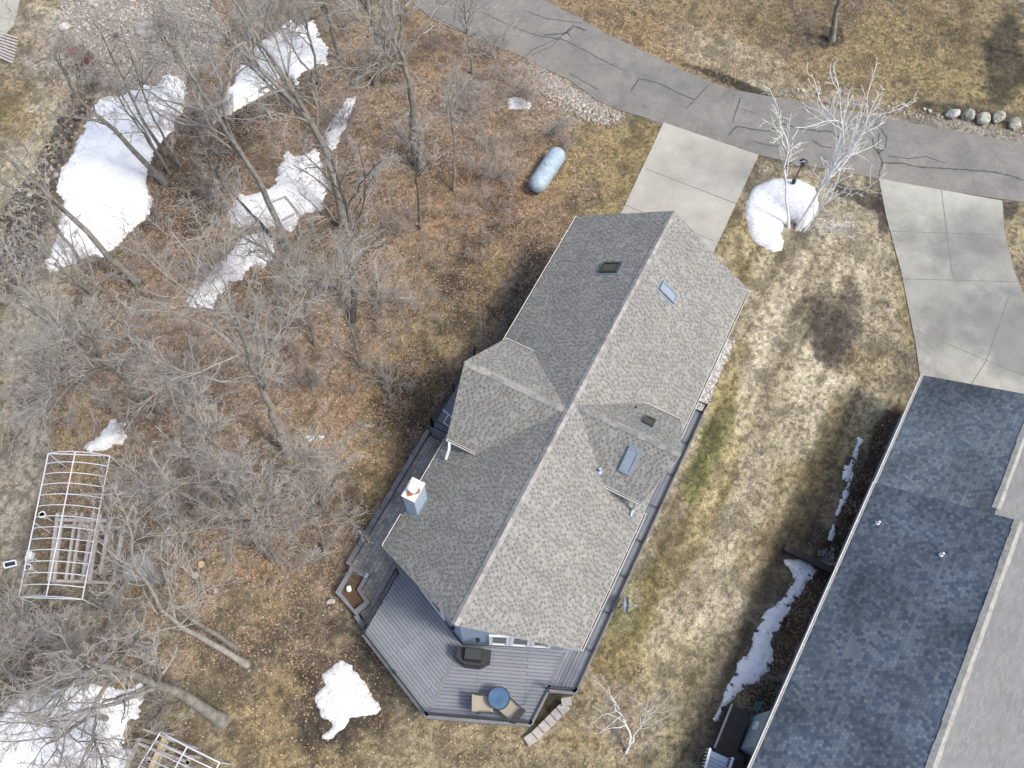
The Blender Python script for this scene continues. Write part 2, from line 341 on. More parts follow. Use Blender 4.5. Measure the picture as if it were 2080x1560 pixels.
Z = [  # x, y, rx, ry, rotation (degrees clockwise on the picture), colour, strength
    (480, 620, 520, 560, 0, 'leaf', 1), (900, 330, 260, 300, 0, 'leaf', 1), (600, 950, 200, 300, 0, 'leaf', 1),
    (1700, 90, 620, 170, 5, 'olive', .55), (1250, 60, 190, 70, 30, 'orange', .35), (1850, 90, 200, 70, 8, 'gold', .6), (1480, 120, 120, 45, 20, 'tan', .7), (1600, 70, 70, 40, 0, 'mud', .6),
    (1660, 25, 120, 60, 0, 'mud', .5), (1560, 50, 60, 30, 20, 'gold', .7), (2000, 180, 150, 25, 8, 'gold', .7), (1650, 185, 150, 16, 10, 'tan', .5),
    (2050, 130, 50, 80, 0, 'dark', .8), (1690, 75, 30, 22, 0, 'dark', .8), (1480, 164, 100, 9, 20, 'dark', .95), (1960, 270, 200, 18, 9, 'gravel', .7), (1950, 225, 120, 14, 8, 'dark', .6),
    (1180, 200, 100, 33, 28, 'gravel', 1), (1210, 245, 60, 18, 25, 'mud', .8), (1100, 165, 90, 40, 25, 'grey', .7),
    (1000, 440, 190, 130, 0, 'orange', .65), (870, 110, 130, 110, 0, 'orange', .35), (700, 800, 150, 120, 0, 'orange', .35), (560, 640, 170, 70, 10, 'orange', .4), (360, 640, 120, 90, 0, 'orange', .3), (280, 1000, 90, 60, 0, 'orange', .3),
    (1240, 330, 110, 130, 25, 'gold', .75), (1280, 330, 70, 90, 25, 'olive', .6), (1020, 440, 45, 60, 0, 'soil', .7), (1100, 520, 60, 110, 28, 'mud', .7), (1180, 400, 50, 30, -25, 'mud', .6),
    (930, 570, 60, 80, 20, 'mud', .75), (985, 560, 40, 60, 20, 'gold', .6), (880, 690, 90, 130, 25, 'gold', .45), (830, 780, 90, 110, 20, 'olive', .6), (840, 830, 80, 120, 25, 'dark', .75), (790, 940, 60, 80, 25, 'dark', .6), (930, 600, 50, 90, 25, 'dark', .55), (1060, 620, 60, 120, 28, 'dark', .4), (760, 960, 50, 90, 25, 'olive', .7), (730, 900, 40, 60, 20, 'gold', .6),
    (1640, 600, 190, 330, 10, 'tan', .9), (1530, 880, 160, 300, 30, 'tan', .95), (1400, 1180, 130, 260, 28, 'tan', .75), (1300, 1430, 240, 170, 0, 'wheat', .8), (1500, 520, 80, 70, 0, 'wheat', .7), (1510, 470, 50, 60, 0, 'olive', .5),
    (1760, 860, 90, 120, 20, 'wheat', .6), (1400, 1080, 35, 250, 27, 'gold', .8), (1440, 900, 28, 120, 24, 'green', .85), (1400, 960, 26, 60, 20, 'green', .5), (1470, 770, 35, 90, 22, 'gold', .75), (1500, 560, 26, 40, 0, 'gold', .8),
    (1260, 1270, 60, 110, 25, 'green', .55), (1240, 1320, 70, 60, 20, 'olive', .6), (1690, 670, 62, 84, 8, 'mud', .85), (1680, 690, 42, 58, 8, 'soil', .85), (1770, 740, 60, 40, 0, 'olive', .4),
    (1700, 920, 60, 110, 20, 'olive', .6), (1600, 1060, 60, 160, 30, 'olive', .6), (1560, 1250, 60, 200, 27, 'mud', .65), (1450, 1420, 60, 150, 20, 'mud', .6), (1830, 560, 14, 160, -8, 'gold', .55),
    (1780, 370, 30, 30, 0, 'mud', .7), (1740, 400, 60, 14, 30, 'soil', .9), (1790, 430, 16, 40, -10, 'soil', .9), (2060, 430, 50, 18, 0, 'soil', .8), (2075, 480, 25, 60, 0, 'wheat', .9), (1600, 330, 70, 12, 14, 'mud', .7),
    (1790, 920, 26, 120, 24, 'bed', 1), (1700, 1100, 34, 150, 25, 'bed', 1), (1620, 1270, 34, 150, 24, 'bed', 1), (1730, 960, 22, 60, 18, 'dark', .7), (1560, 1420, 50, 50, 0, 'dark', .9), (1470, 1520, 60, 60, 0, 'mud', .8),
    (900, 1530, 420, 70, 3, 'wheat', .7), (800, 1480, 60, 40, 0, 'mud', .5), (1000, 1545, 90, 20, 0, 'mud', .5), (620, 1480, 160, 110, 0, 'olive', .7), (560, 1330, 130, 120, 0, 'mud', .5), (600, 1400, 90, 60, 20, 'olive', .6), (640, 1260, 60, 50, 0, 'mud', .6),
    (540, 1230, 40, 35, 0, 'gold', .6), (528, 1246, 12, 12, 0, 'green', .95), (700, 1420, 100, 105, 10, 'soil', .85), (670, 1480, 55, 60, 0, 'dark', .7), (470, 1200, 90, 70, 0, 'leaf', .6), (510, 1150, 50, 40, 0, 'orange', .5),
    (60, 380, 90, 260, 28, 'tan', .85), (40, 230, 60, 70, 0, 'olive', .7), (20, 400, 40, 60, 0, 'olive', .7), (250, 90, 190, 120, 0, 'gravel', .9), (60, 45, 60, 50, 0, 'tan', .5), (90, 90, 40, 30, 0, 'leaf', .6), (180, 125, 55, 35, 30, 'bed', .6),
    (85, 300, 42, 190, 33, 'dark', .9), (40, 450, 60, 140, 28, 'soil', .85), (120, 240, 30, 50, 20, 'soil', .8), (350, 440, 110, 60, -20, 'soil', .75), (400, 350, 95, 110, 0, 'mud', .8), (470, 270, 90, 60, -10, 'soil', .8), (420, 190, 40, 60, 0, 'soil', .6), (560, 210, 100, 30, -25, 'dark', .6),
    (80, 620, 60, 200, 22, 'grey', .9), (60, 800, 60, 160, 10, 'grey', .6), (-5, 900, 24, 160, 4, 'gold', .95), (40, 1020, 50, 200, 6, 'grey', .75), (110, 560, 40, 50, 0, 'olive', .5), (240, 570, 70, 60, 0, 'mud', .6), (200, 960, 40, 70, 10, 'gold', .5), (160, 850, 60, 60, 0, 'gold', .5),
    (150, 1080, 60, 120, 6, 'orange', .35), (130, 1300, 160, 80, 0, 'grey', .5), (30, 1350, 60, 140, 0, 'soil', .5), (280, 1340, 120, 60, 0, 'leaf', .4), (1180, 1500, 60, 25, 0, 'olive', .6), (1290, 1500, 60, 60, 0, 'pink', .4), (1110, 1530, 60, 22, 0, 'wheat', .6),
    (50, 300, 60, 150, 28, 'tan', .9), (10, 430, 50, 90, 20, 'tan', .7), (25, 250, 40, 40, 0, 'olive', .7), (80, 640, 45, 130, 22, 'tan', .5),
    (760, 160, 60, 50, 0, 'dark', .7), (860, 330, 60, 50, 0, 'mud', .6), (720, 450, 60, 160, 0, 'mud', .5), (940, 200, 90, 60, -20, 'pink', .6), (640, 520, 120, 60, 0, 'mud', .35), (470, 700, 60, 60, 0, 'mud', .5), (1090, 210, 90, 40, 10, 'pink', .5), (600, 690, 150, 90, 0, 'pink', .35), (330, 700, 200, 100, 0, 'pink', .5), (450, 1000, 200, 130, 0, 'pink', .45),
]
def ground_color(X, Y):
    px, py = PX(np.stack([X, Y, np.zeros_like(X)], -1))
    bad = (Y > 120); px = np.where(bad, 1040, px); py = np.where(bad, -900, py)
    wx = (fbm(X * .35, Y * .35, 3) - .5) * 90; wy = (fbm(X * .35, Y * .35, 9) - .5) * 90
    nn = fbm(X * 1.3, Y * 1.3, 21, 5) - .5
    col = np.empty(X.shape + (3,)); col[:] = COLS['base']
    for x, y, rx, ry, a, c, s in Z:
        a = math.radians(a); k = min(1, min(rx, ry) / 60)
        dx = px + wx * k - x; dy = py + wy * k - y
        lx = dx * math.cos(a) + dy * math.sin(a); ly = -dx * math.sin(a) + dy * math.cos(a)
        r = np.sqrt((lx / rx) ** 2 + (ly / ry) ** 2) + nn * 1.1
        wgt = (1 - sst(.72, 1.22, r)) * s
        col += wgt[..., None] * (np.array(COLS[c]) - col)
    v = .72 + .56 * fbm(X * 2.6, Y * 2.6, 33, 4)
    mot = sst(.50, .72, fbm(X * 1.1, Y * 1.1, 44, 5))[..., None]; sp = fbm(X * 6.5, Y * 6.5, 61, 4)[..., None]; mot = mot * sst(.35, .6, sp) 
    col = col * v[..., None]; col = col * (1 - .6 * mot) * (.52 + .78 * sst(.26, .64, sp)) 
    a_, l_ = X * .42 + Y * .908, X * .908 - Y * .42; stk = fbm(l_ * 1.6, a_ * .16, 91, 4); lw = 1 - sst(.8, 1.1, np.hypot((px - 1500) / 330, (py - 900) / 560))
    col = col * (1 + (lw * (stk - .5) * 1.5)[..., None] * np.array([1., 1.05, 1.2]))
    return col
def ground_h(X, Y): return (fbm(X * .5, Y * .5, 51, 3) - .5) * .05 - .035

inner = lambda a, b, st_: np.arange(a, b, st_)
xs = np.concatenate([np.array([-400, -250, -150, -100, -70, -50, -42]), inner(-36, 37, .085), np.array([42, 50, 70, 100, 150, 250, 400])])
ys = np.concatenate([np.array([-300, -150, -60, -30, -15, -8]), inner(-3, 54, .085), np.array([62, 75, 100, 150, 250, 400, 700])])
X, Y = np.meshgrid(xs, ys); nx, ny = len(xs), len(ys)
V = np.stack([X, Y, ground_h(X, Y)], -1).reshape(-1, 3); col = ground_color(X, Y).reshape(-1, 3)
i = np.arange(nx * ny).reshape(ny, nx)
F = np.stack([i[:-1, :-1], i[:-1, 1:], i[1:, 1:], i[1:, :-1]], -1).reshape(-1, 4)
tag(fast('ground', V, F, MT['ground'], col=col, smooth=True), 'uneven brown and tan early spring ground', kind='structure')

def sheet(name, polys, mat, z, extra=()):
    mb = MB()
    for P_ in polys: mb.prism([np.array([q[0], q[1], z]) for q in P_], -.12)
    for mi, quads in extra:
        for q in quads: mb.face(q, mi=mi)
    o = obj(name, mb, mat); tag(o, None, kind='structure'); return o
def strip(pts, wd, z, jit=0):
    pts = [np.array(p, float) for p in pts]; dense = []
    for a, b in zip(pts[:-1], pts[1:]):
        n_ = max(2, int(np.linalg.norm(b - a) / .18))
        for t in np.linspace(0, 1, n_, endpoint=False): dense.append(a + (b - a) * t)
    dense.append(pts[-1]); D = np.array(dense)
    if jit: D[1:-1, :2] += rng.normal(0, jit, (len(D) - 2, 2))
    T = np.gradient(D[:, :2], axis=0); T /= np.linalg.norm(T, axis=1)[:, None] + 1e-9; Nn = np.stack([-T[:, 1], T[:, 0]], 1)
    q = []; W = wd * (.6 + .8 * rng.random(len(D))) if jit else np.full(len(D), wd)
    for k in range(len(D) - 1):
        q.append([(*(D[k, :2] - Nn[k] * W[k] / 2), z), (*(D[k + 1, :2] - Nn[k + 1] * W[k + 1] / 2), z), (*(D[k + 1, :2] + Nn[k + 1] * W[k + 1] / 2), z), (*(D[k, :2] + Nn[k] * W[k] / 2), z)])
    return q
CR = [([(1140, 75), (1085, 100), (1020, 150)], .05), ([(1165, 50), (1120, 95), (1080, 112)], .04), ([(1105, 72), (1150, 68), (1166, 53), (1190, 62)], .09), ([(1150, 65), (1162, 77)], .08), ([(980, 25), (1030, 50), (1090, 72), (1140, 80), (1165, 90), (1215, 118), (1265, 142)], .06),
      ([(1060, 20), (1110, 38), (1180, 47)], .05), ([(1282, 185), (1298, 160), (1335, 168), (1385, 192), (1410, 202)], .07), ([(1440, 172), (1420, 195), (1392, 222)], .06), ([(1505, 198), (1495, 225), (1488, 250)], .06), ([(1497, 218), (1540, 232)], .04),
      ([(1480, 275), (1495, 257), (1530, 262), (1558, 268), (1590, 252), (1620, 260), (1650, 265), (1690, 268), (1700, 278), (1730, 290)], .09), ([(1530, 287), (1560, 295), (1600, 298)], .06), ([(1690, 250), (1730, 265)], .08), ([(1650, 285), (1670, 298), (1690, 301)], .08),
      ([(1775, 250), (1790, 262), (1800, 280), (1798, 300), (1785, 312), (1775, 300), (1772, 280)], .08), ([(1785, 270), (1784, 310), (1792, 330), (1785, 358)], .08), ([(1800, 316), (1845, 322), (1880, 318), (1920, 332)], .06), ([(1792, 331), (1830, 332), (1870, 340), (1930, 343), (2000, 348), (2040, 354), (2100, 372)], .10), ([(1960, 288), (1972, 300)], .03),
      ([(925, 20), (922, 48)], .05), ([(1155, 148), (1190, 168), (1215, 182)], .06), ([(1045, 45), (1020, 75)], .04), ([(870, 28), (960, 74)], .06)]
ext = [(1, sum([strip(GP(p), w_, .013, .02) for p, w_ in CR], []))]
road = sheet('road', [GP(ROADP)], [MT['asphalt'], MT['seal']], .008, ext); road['label'] = 'grey asphalt lane with dark sealed cracks'
J1 = [[(1312, 343), (1495, 414)], [(1270, 417), (1450, 490)]]
J2 = [[(1812, 470), (2042, 478)], [(1912, 387), (1935, 565)], [(1838, 567), (2073, 573)], [(1860, 672), (2005, 733), (2110, 775)], [(2050, 600), (2003, 733), (1966, 790)]]
d1 = sheet('driveway', [GP(DRV1)], [MT['conc'], MT['joint']], .016, [(1, sum([strip(GP(p), .035, .021) for p in J1], []))]); d1['label'] = 'pale concrete driveway to the grey roofed garage'
d2 = sheet('driveway', [GP(DRV2)], [MT['conc2'], MT['joint']], .016, [(1, sum([strip(GP(p), .035, .021) for p in J2], []))]); d2['label'] = 'stained concrete driveway to the blue roofed house'
d3 = sheet('path', [GP([(-30, -40), (45, -40), (38, 10), (28, 50), (5, 75), (-30, 80)])], [MT['conc']], .006); d3['label'] = 'grey concrete corner at the upper left'
mbp = MB()
for k in range(9):
    a = G(-25, 60 + k * 5.5, .02); b = G(38 - k * 1.5, 78 + k * 6.2, .02); mbp.bar(a, b, .13, .05)
o = obj('path', mbp, MT['lumber']); tag(o, 'weathered boardwalk planks at the left edge', kind='structure')

# ------------------------------------------------------------------ house frame
HY = math.radians(24.355); D1 = np.array([math.sin(HY), math.cos(HY), 0]); D2 = np.array([math.cos(HY), -math.sin(HY), 0]); HO = G(921.4, 1267, 6.0); HO[2] = 0
def HW(u, v, z=0.): return HO + D2 * u + D1 * v + np.array([0, 0, z])
NY = math.radians(27.947); E1 = np.array([math.sin(NY), math.cos(NY), 0]); E2 = np.array([math.cos(NY), -math.sin(NY), 0]); NO = G(1876.5, 762.3, 3.2); NO[2] = 0
def NW(m_, n_, z=0.): return NO + E2 * m_ + E1 * n_ + np.array([0, 0, z])
HOUSEP = [HW(-5.5, 8, 0), HW(-5.5, 12.4), HW(-3.9, 12.4), HW(-3.9, 20), HW(4.3, 20), HW(4.9, 15), HW(4.9, .5), HW(4.3, -1.3), HW(.25, -3.1), HW(-3.7, -1.5), HW(-6, 1), HW(-6, 8)]
NBP = [NW(.4, 0), NW(12, 0), NW(12, -25), NW(.4, -25)]

# scattered leaf litter and dry grass blades
ex_polys = [GP(ROADP), GP(DRV1), GP(DRV2), HOUSEP, NBP]
def excluded(X, Y):
    m_ = np.zeros(X.shape, bool)
    jt = rng.normal(0, .05, X.shape) + .03
    for P_ in ex_polys: m_ |= poly_sdf(X, Y, np.array(P_)) > jt
    return m_
def scatter_faces(n_, size, aspect, tilt, weight, colf, name, label, kind_cat, tri=False, zlift=.0):
    X = rng.uniform(-34, 36, n_); Y = rng.uniform(-2, 54, n_)
    px, py = PX(np.stack([X, Y, 0 * X], -1)); k = (px > -60) & (px < 2140) & (py > -60) & (py < 1620)
    X = X[k]; Y = Y[k]; px = px[k]; py = py[k]
    k = (rng.random(len(X)) < weight(px, py, X, Y)); X = X[k]; Y = Y[k]; px = px[k]; py = py[k]
    k = ~excluded(X, Y); X = X[k]; Y = Y[k]; px = px[k]; py = py[k]; n_ = len(X)
    a = rng.uniform(0, 2 * np.pi, n_); s = size * rng.uniform(.5, 1.5, n_); t1 = rng.normal(0, tilt, n_); t2 = rng.normal(0, tilt, n_)
    ux = np.stack([np.cos(a), np.sin(a), t1], -1) * s[:, None]; uy = np.stack([-np.sin(a), np.cos(a), t2], -1) * (s * aspect)[:, None]
    c = np.stack([X, Y, ground_h(X, Y) + zlift + np.abs(t1) * s * .7 + .004], -1)
    if tri:
        Vv = np.stack([c - uy * .5, c + uy * .5, c + ux * 2], 1).reshape(-1, 3); Ff = np.arange(3 * n_).reshape(-1, 3)
    else:
        m1 = c + np.array([0, 0, 1]) * (s * rng.uniform(-.1, .35, n_))[:, None]
        Vv = np.stack([c - ux, m1 - uy, c + ux, m1 + uy], 1).reshape(-1, 3); Ff = np.arange(4 * n_).reshape(-1, 4)
    o = fast(name, Vv, Ff, MT['leaf'] if not tri else MT['blade'], col=colf(X, Y, px, py), cdom='FACE')
    tag(o, label, kind_cat, kind='stuff'); return o
def wood_w(px, py, X, Y):
    w_ = (1 - sst(.85, 1.1, np.hypot((px - 500) / 560, (py - 650) / 720))) 
    w_ = np.maximum(w_, 1 - sst(.8, 1.1, np.hypot((px - 950) / 300, (py - 300) / 330)))
    w_ = np.maximum(w_, .45 * (1 - sst(.8, 1.1, np.hypot((px - 1500) / 500, (py - 60) / 110))))
    w_ = np.maximum(w_, .35 * (py > 1330) * (px < 1300)); w_ = np.maximum(w_, .7 * (np.abs((px - 1690) * .906 + (py - 1090) * .423) < 38) * (py > 850))
    w_ = w_ * (1 - .9 * (1 - sst(.8, 1.1, np.hypot((px - 50) / 70, (py - 700) / 420))))
    w_ = w_ * (1 - .85 * (1 - sst(.9, 1.1, np.hypot((px - 260) / 190, (py - 90) / 110))))
    w_ = w_ * (1 - .85 * (1 - sst(.9, 1.1, np.hypot((px - 30) / 110, (py - 330) / 230))))
    return w_ * (.25 + 1.1 * sst(.35, .65, fbm(X * .9, Y * .9, 71)))
def leaf_c(X, Y, px, py):
    n_ = len(X); g = ground_color(X, Y); b = np.array([(.31, .18, .10), (.38, .26, .16), (.20, .115, .065), (.48, .38, .28), (.12, .085, .06), (.36, .30, .25)])[rng.choice(6, n_, p=[.28, .2, .2, .1, .15, .07])]
    return np.clip((b * .72 + g * .45) * rng.uniform(.6, 1.3, n_)[:, None], 0, .8)
scatter_faces(1100000, .043, .62, .25, wood_w, leaf_c, 'leaf_litter', 'brown fallen leaves covering the woodland floor', 'leaves')
def grass_w(px, py, X, Y):
    w_ = np.ones_like(px) * .55; w_ = np.maximum(w_, .9 * (px > 1250)); w_ = w_ * (1 - .7 * (1 - sst(.8, 1.1, np.hypot((px - 450) / 420, (py - 560) / 500))))
    w_ = w_ * (1 - .8 * (1 - sst(.9, 1.1, np.hypot((px - 260) / 190, (py - 90) / 110))))
    return w_ * (.45 + .8 * sst(.3, .6, fbm(X * 1.4, Y * 1.4, 81)))
def grass_c(X, Y, px, py):
    n_ = len(X); g = ground_color(X, Y); return np.clip(g * rng.uniform(.35, 1.9, n_)[:, None] + rng.uniform(0, .035, n_)[:, None], 0, .7)
scatter_faces(1300000, .062, .26, .5, grass_w, grass_c, 'grass', 'matted dry grass over the lawns', 'grass', tri=True)

# ------------------------------------------------------------------ snow
def snow(poly, label, mat='snow2', thick=.22, jag=.28, cell=.055, slope=.55, holes=0.0):
    P_ = np.array(GP(poly))[:, :2]; lo_, hi = P_.min(0) - .4, P_.max(0) + .4
    xs = np.arange(lo_[0], hi[0], cell); ys = np.arange(lo_[1], hi[1], cell); X, Y = np.meshgrid(xs, ys)
    s = poly_sdf(X, Y, P_); sd = int(P_[0, 0] * 13) % 97
    s = s + (fbm(X * 1.6, Y * 1.6, sd, 3) - .5) * jag * 2 + (fbm(X * 7, Y * 7, sd + 5, 3) - .5) * jag * .9
    if holes: s = s - holes * sst(.56, .72, fbm(X * 4.2, Y * 4.2, sd + 9, 4)) * sst(1.2, .15, s)
    h = np.where(s > 0, thick * (1 - np.exp(-s * slope / thick * 1.5)) + .01, s * 1.0) + (fbm(X * 2.5, Y * 2.5, sd + 3, 4) - .5) * .05 * np.clip(s * 3, 0, 1)
    Zz = ground_h(X, Y) + h; keep = s > -.12
    idx = -np.ones(X.shape, int); ny_, nx_ = X.shape
    q = keep[:-1, :-1] & keep[:-1, 1:] & keep[1:, 1:] & keep[1:, :-1]
    used = np.zeros(X.shape, bool); used[:-1, :-1] |= q; used[:-1, 1:] |= q; used[1:, 1:] |= q; used[1:, :-1] |= q
    idx[used] = np.arange(used.sum()); V_ = np.stack([X[used], Y[used], Zz[used]], -1)
    F_ = np.stack([idx[:-1, :-1][q], idx[:-1, 1:][q], idx[1:, 1:][q], idx[1:, :-1][q]], -1)
    c = P_.mean(0); o = fast('snow_patch', V_, F_, MT[mat], loc=(c[0], c[1], 0), smooth=True)
    tag(o, label, 'snow patch', 'melting snow patches')
snow([(115, 390), (125, 345), (155, 300), (190, 220), (205, 198), (255, 190), (320, 168), (345, 150), (375, 165), (378, 200), (370, 225), (345, 270), (330, 290), (308, 320), (298, 345), (300, 380), (306, 400), (300, 430), (270, 470), (230, 505), (200, 520), (150, 535), (105, 553), (92, 548), (95, 525), (115, 490), (125, 445), (130, 415)],
     'largest white snow field among the trees at upper left', thick=.35)
snow([(515, 100), (560, 60), (590, 37), (605, 48), (635, 42), (648, 70), (668, 100), (662, 130), (640, 135), (615, 150), (605, 175), (575, 150), (555, 185), (490, 215), (435, 250), (430, 240), (455, 200), (475, 165), (485, 130), (510, 130)], 'long snow patch above the thick forked trunks, tapering to lower left')
snow([(560, 340), (585, 308), (600, 320), (640, 300), (655, 350), (668, 395), (655, 420), (610, 445), (590, 470), (575, 460), (480, 462), (463, 455), (465, 425), (485, 395), (520, 390), (560, 375)], 'lumpy snow patch crossed by a leaning grey trunk in mid woods', 'snow', holes=.1)
snow([(500, 475), (545, 468), (557, 490), (555, 515), (535, 545), (515, 540), (490, 565), (470, 575), (430, 625), (395, 630), (375, 612), (400, 580), (430, 545), (470, 510)], 'narrow snow strip just below the lumpy woodland patch', 'snow', holes=.12)
snow([(1030, 200), (1050, 198), (1075, 208), (1075, 222), (1035, 220)], 'small snow remnant beside the gravel near the road', 'snow', thick=.12, jag=.15)
snow([(728, 190), (720, 210), (706, 240), (694, 270), (684, 302), (664, 305), (662, 270), (685, 235), (705, 200)], 'thin sliver of snow behind the big trunk', 'snow', thick=.15, jag=.2)
snow([(190, 895), (225, 858), (250, 862), (258, 885), (250, 905), (200, 915), (172, 910)], 'snow mound at the top end of the white hoop frame', 'snow', thick=.25)
snow([(618, 885), (640, 876), (662, 884), (655, 896), (630, 898)], 'small grey dirty snow remnant in the leaf litter', 'snow', thick=.08, jag=.25, holes=.2)
snow([(655, 1370), (690, 1340), (715, 1350), (740, 1385), (755, 1410), (775, 1440), (765, 1450), (745, 1455), (710, 1460), (700, 1475), (670, 1500), (655, 1498), (672, 1475), (650, 1455), (637, 1430), (645, 1405), (660, 1395)], 'speckled snow patch on dark wet ground beside the deck', 'snow', thick=.22, jag=.12, holes=.06)
snow([(30, 1430), (90, 1410), (150, 1385), (290, 1400), (280, 1450), (250, 1500), (262, 1530), (250, 1640), (-60, 1640), (-30, 1480)], 'snow field in the bottom left corner under branches', thick=.3, jag=.35)
snow([(1515, 410), (1530, 380), (1570, 363), (1620, 365), (1655, 380), (1664, 410), (1655, 440), (1640, 463), (1622, 462), (1612, 446), (1596, 452), (1584, 475), (1594, 490), (1588, 508), (1570, 513), (1530, 490), (1516, 450)], 'kidney shaped snow mound at the foot of the white birches', 'snow', thick=.28, jag=.1, slope=.8)
snow([(1590, 1135), (1620, 1138), (1650, 1145), (1662, 1158), (1640, 1190), (1625, 1210), (1590, 1260), (1565, 1300), (1575, 1340), (1560, 1370), (1510, 1400), (1480, 1430), (1455, 1465), (1450, 1460), (1470, 1415), (1490, 1370), (1530, 1290), (1560, 1240), (1590, 1215), (1615, 1180), (1605, 1160)], 'long bent snow strip beside the blue roofed house', 'snow2', thick=.16, jag=.14, holes=.2, cell=.04)
snow([(1745, 885), (1756, 893), (1742, 930), (1724, 975), (1714, 972), (1722, 935)], 'short snow streak near the top of the dark planting bed', 'snow2', thick=.1, jag=.16, holes=.15, cell=.035)
snow([(1733, 962), (1725, 1000), (1700, 1060), (1690, 1098), (1683, 1095), (1698, 1045), (1715, 990)], 'thin broken snow streak in the dark planting bed', 'snow2', thick=.1, jag=.16, holes=.15, cell=.035)

# ------------------------------------------------------------------ main house
UC = .2; EZ = 4.0; RZ = 7.4; UW = -4.3; UE = 4.7; SLP = (RZ - EZ) / 4.5
house = thing('house', 'house with long grey shingled gable roof, cross gables and blue walls', 'house', HW(0, 8))
def slab(mb, pts, th=.17, edge_mi=1):
    pts = [np.array(p, float) for p in pts]; e = pts[1] - pts[0]; e /= np.linalg.norm(e)
    nrm = np.cross(pts[1] - pts[0], pts[2] - pts[0]); nrm /= np.linalg.norm(nrm)
    if nrm[2] < 0: nrm = -nrm
    up = np.cross(nrm, e); 
    if up[2] < 0: up = -up
    uv = [((p - pts[0]) @ e + 20, (p - pts[0]) @ up + 20) for p in pts]
    mb.face(pts, uv, 0); lo_ = [p - np.array([0, 0, th]) for p in pts]; mb.face(lo_[::-1], mi=edge_mi)
    for i in range(len(pts)):
        j = (i + 1) % len(pts); mb.face([pts[i], lo_[i], lo_[j], pts[j]], mi=edge_mi)
rf = MB()
slab(rf, [HW(UW, 1.65, EZ), HW(UW, 20.4, EZ), HW(UC, 20.35, RZ), HW(UC, -.2, RZ)])
slab(rf, [HW(UE, 1.65, EZ), HW(UE, 20.4, EZ), HW(UC, 20.35, RZ), HW(UC, -.2, RZ)])
# west cross gable, raised eaves
slab(rf, [HW(-4.02, 12.0, 5.3), HW(.2, 12.0, 5.3), HW(.2, 9.33, 7.32), HW(-4.55, 9.33, 7.32)])
slab(rf, [HW(-4.02, 6.66, 5.3), HW(.2, 6.66, 5.3), HW(.2, 9.33, 7.32), HW(-4.55, 9.33, 7.32)])
# east cross gable
slab(rf, [HW(4.45, 11.9, 5.5), HW(.2, 11.9, 5.5), HW(.2, 9.75, 7.25), HW(4.97, 9.75, 7.25)])
slab(rf, [HW(4.43, 7.8, 5.5), HW(.2, 7.8, 5.5), HW(.2, 9.75, 7.25), HW(4.97, 9.75, 7.25)])
obj('roof', rf, [MT['shingle'], MT['cream']], house)
def caps(mb, a, b, wd, pitch, L=.30, jit=.1):
    a = np.array(a, float); b = np.array(b, float); d = b - a; T = np.linalg.norm(d); d /= T; s = np.cross(d, (0, 0, 1)); s /= np.linalg.norm(s)
    n_ = int(T / L)
    for k in range(n_):
        p0 = a + d * (k * L); p1 = a + d * ((k + 1) * L + .02); w0 = wd * rng.uniform(.9, 1.08); h0 = .018; h1 = .034
        for sg in (-1, 1):
            tn = int(rng.integers(0, 3)); q = [p0 + (0, 0, h1), p1 + (0, 0, h0), p1 + sg * s * w0 + (0, 0, h0 - pitch * w0), p0 + sg * s * w0 + (0, 0, h1 - pitch * w0)]
            mb.face(q if sg > 0 else q[::-1], mi=tn)
            mb.face([q[0], q[3], q[3] - np.array([0, 0, .03]), q[0] - np.array([0, 0, .03])], mi=tn)
cp = MB(); caps(cp, HW(UC, -.2, RZ), HW(UC, 20.35, RZ), .15, SLP); obj('ridge_cap', cp, [MT['cap'], MT['capb'], MT['capc']], house)
cp = MB(); caps(cp, HW(-4.5, 9.33, 7.32), HW(.0, 9.33, 7.32), .15, .756); obj('ridge_cap', cp, [MT['cap'], MT['capb'], MT['capc']], house)
cp = MB(); caps(cp, HW(4.93, 9.75, 7.25), HW(.4, 9.75, 7.25), .15, .85); obj('ridge_cap', cp, [MT['cap'], MT['capb'], MT['capc']], house)
def gutter(a, b, parent, side, wd=.085, mat=('cream', 'gutin')):
    a = np.array(a, float); b = np.array(b, float); d = b - a; d /= np.linalg.norm(d); s = np.array(side, float)
    mb = MB(); z = np.array([0, 0, 1.])
    mb.face([a, b, b - z * .1, a - z * .1]); mb.obox((a + b) / 2 + s * wd - z * .045, d * np.linalg.norm(b - a) / 2, s * .012, z * .055)
    mb.obox((a + b) / 2 + s * .008 - z * .045, d * np.linalg.norm(b - a) / 2, s * .008, z * .05)
    q = [a - z * .07, b - z * .07, b + s * wd - z * .07, a + s * wd - z * .07]; mb.face(q, mi=1)
    for e in (a, b): mb.obox(e + s * wd / 2 - z * .045, d * .01, s * wd / 2, z * .055)
    n_ = int(np.linalg.norm(b - a) / .9)
    for k in range(1, n_): mb.obox(a + (b - a) * k / n_ + s * wd / 2 + z * .004, d * .012, s * wd / 2, z * .006)
    return obj('gutter', mb, [MT[mat[0]], MT[mat[1]]], parent)
g_ = -.03
gutter(HW(UW, 12.5, EZ + g_), HW(UW, 20.35, EZ + g_), house, -D2); gutter(HW(UW, 4.45, EZ + g_), HW(UW, 7.9, EZ + g_), house, -D2); gutter(HW(UW, 1.7, EZ + g_), HW(UW, 3.2, EZ + g_), house, -D2)
gutter(HW(UE, 11.7, EZ + g_), HW(UE, 20.35, EZ + g_), house, D2); gutter(HW(UE, 1.7, EZ + g_), HW(UE, 8.0, EZ + g_), house, D2)
gutter(HW(-4.0, 12.0, 5.27), HW(-2.45, 12.0, 5.27), house, D1); gutter(HW(-4.0, 6.66, 5.27), HW(-2.4, 6.66, 5.27), house, -D1)
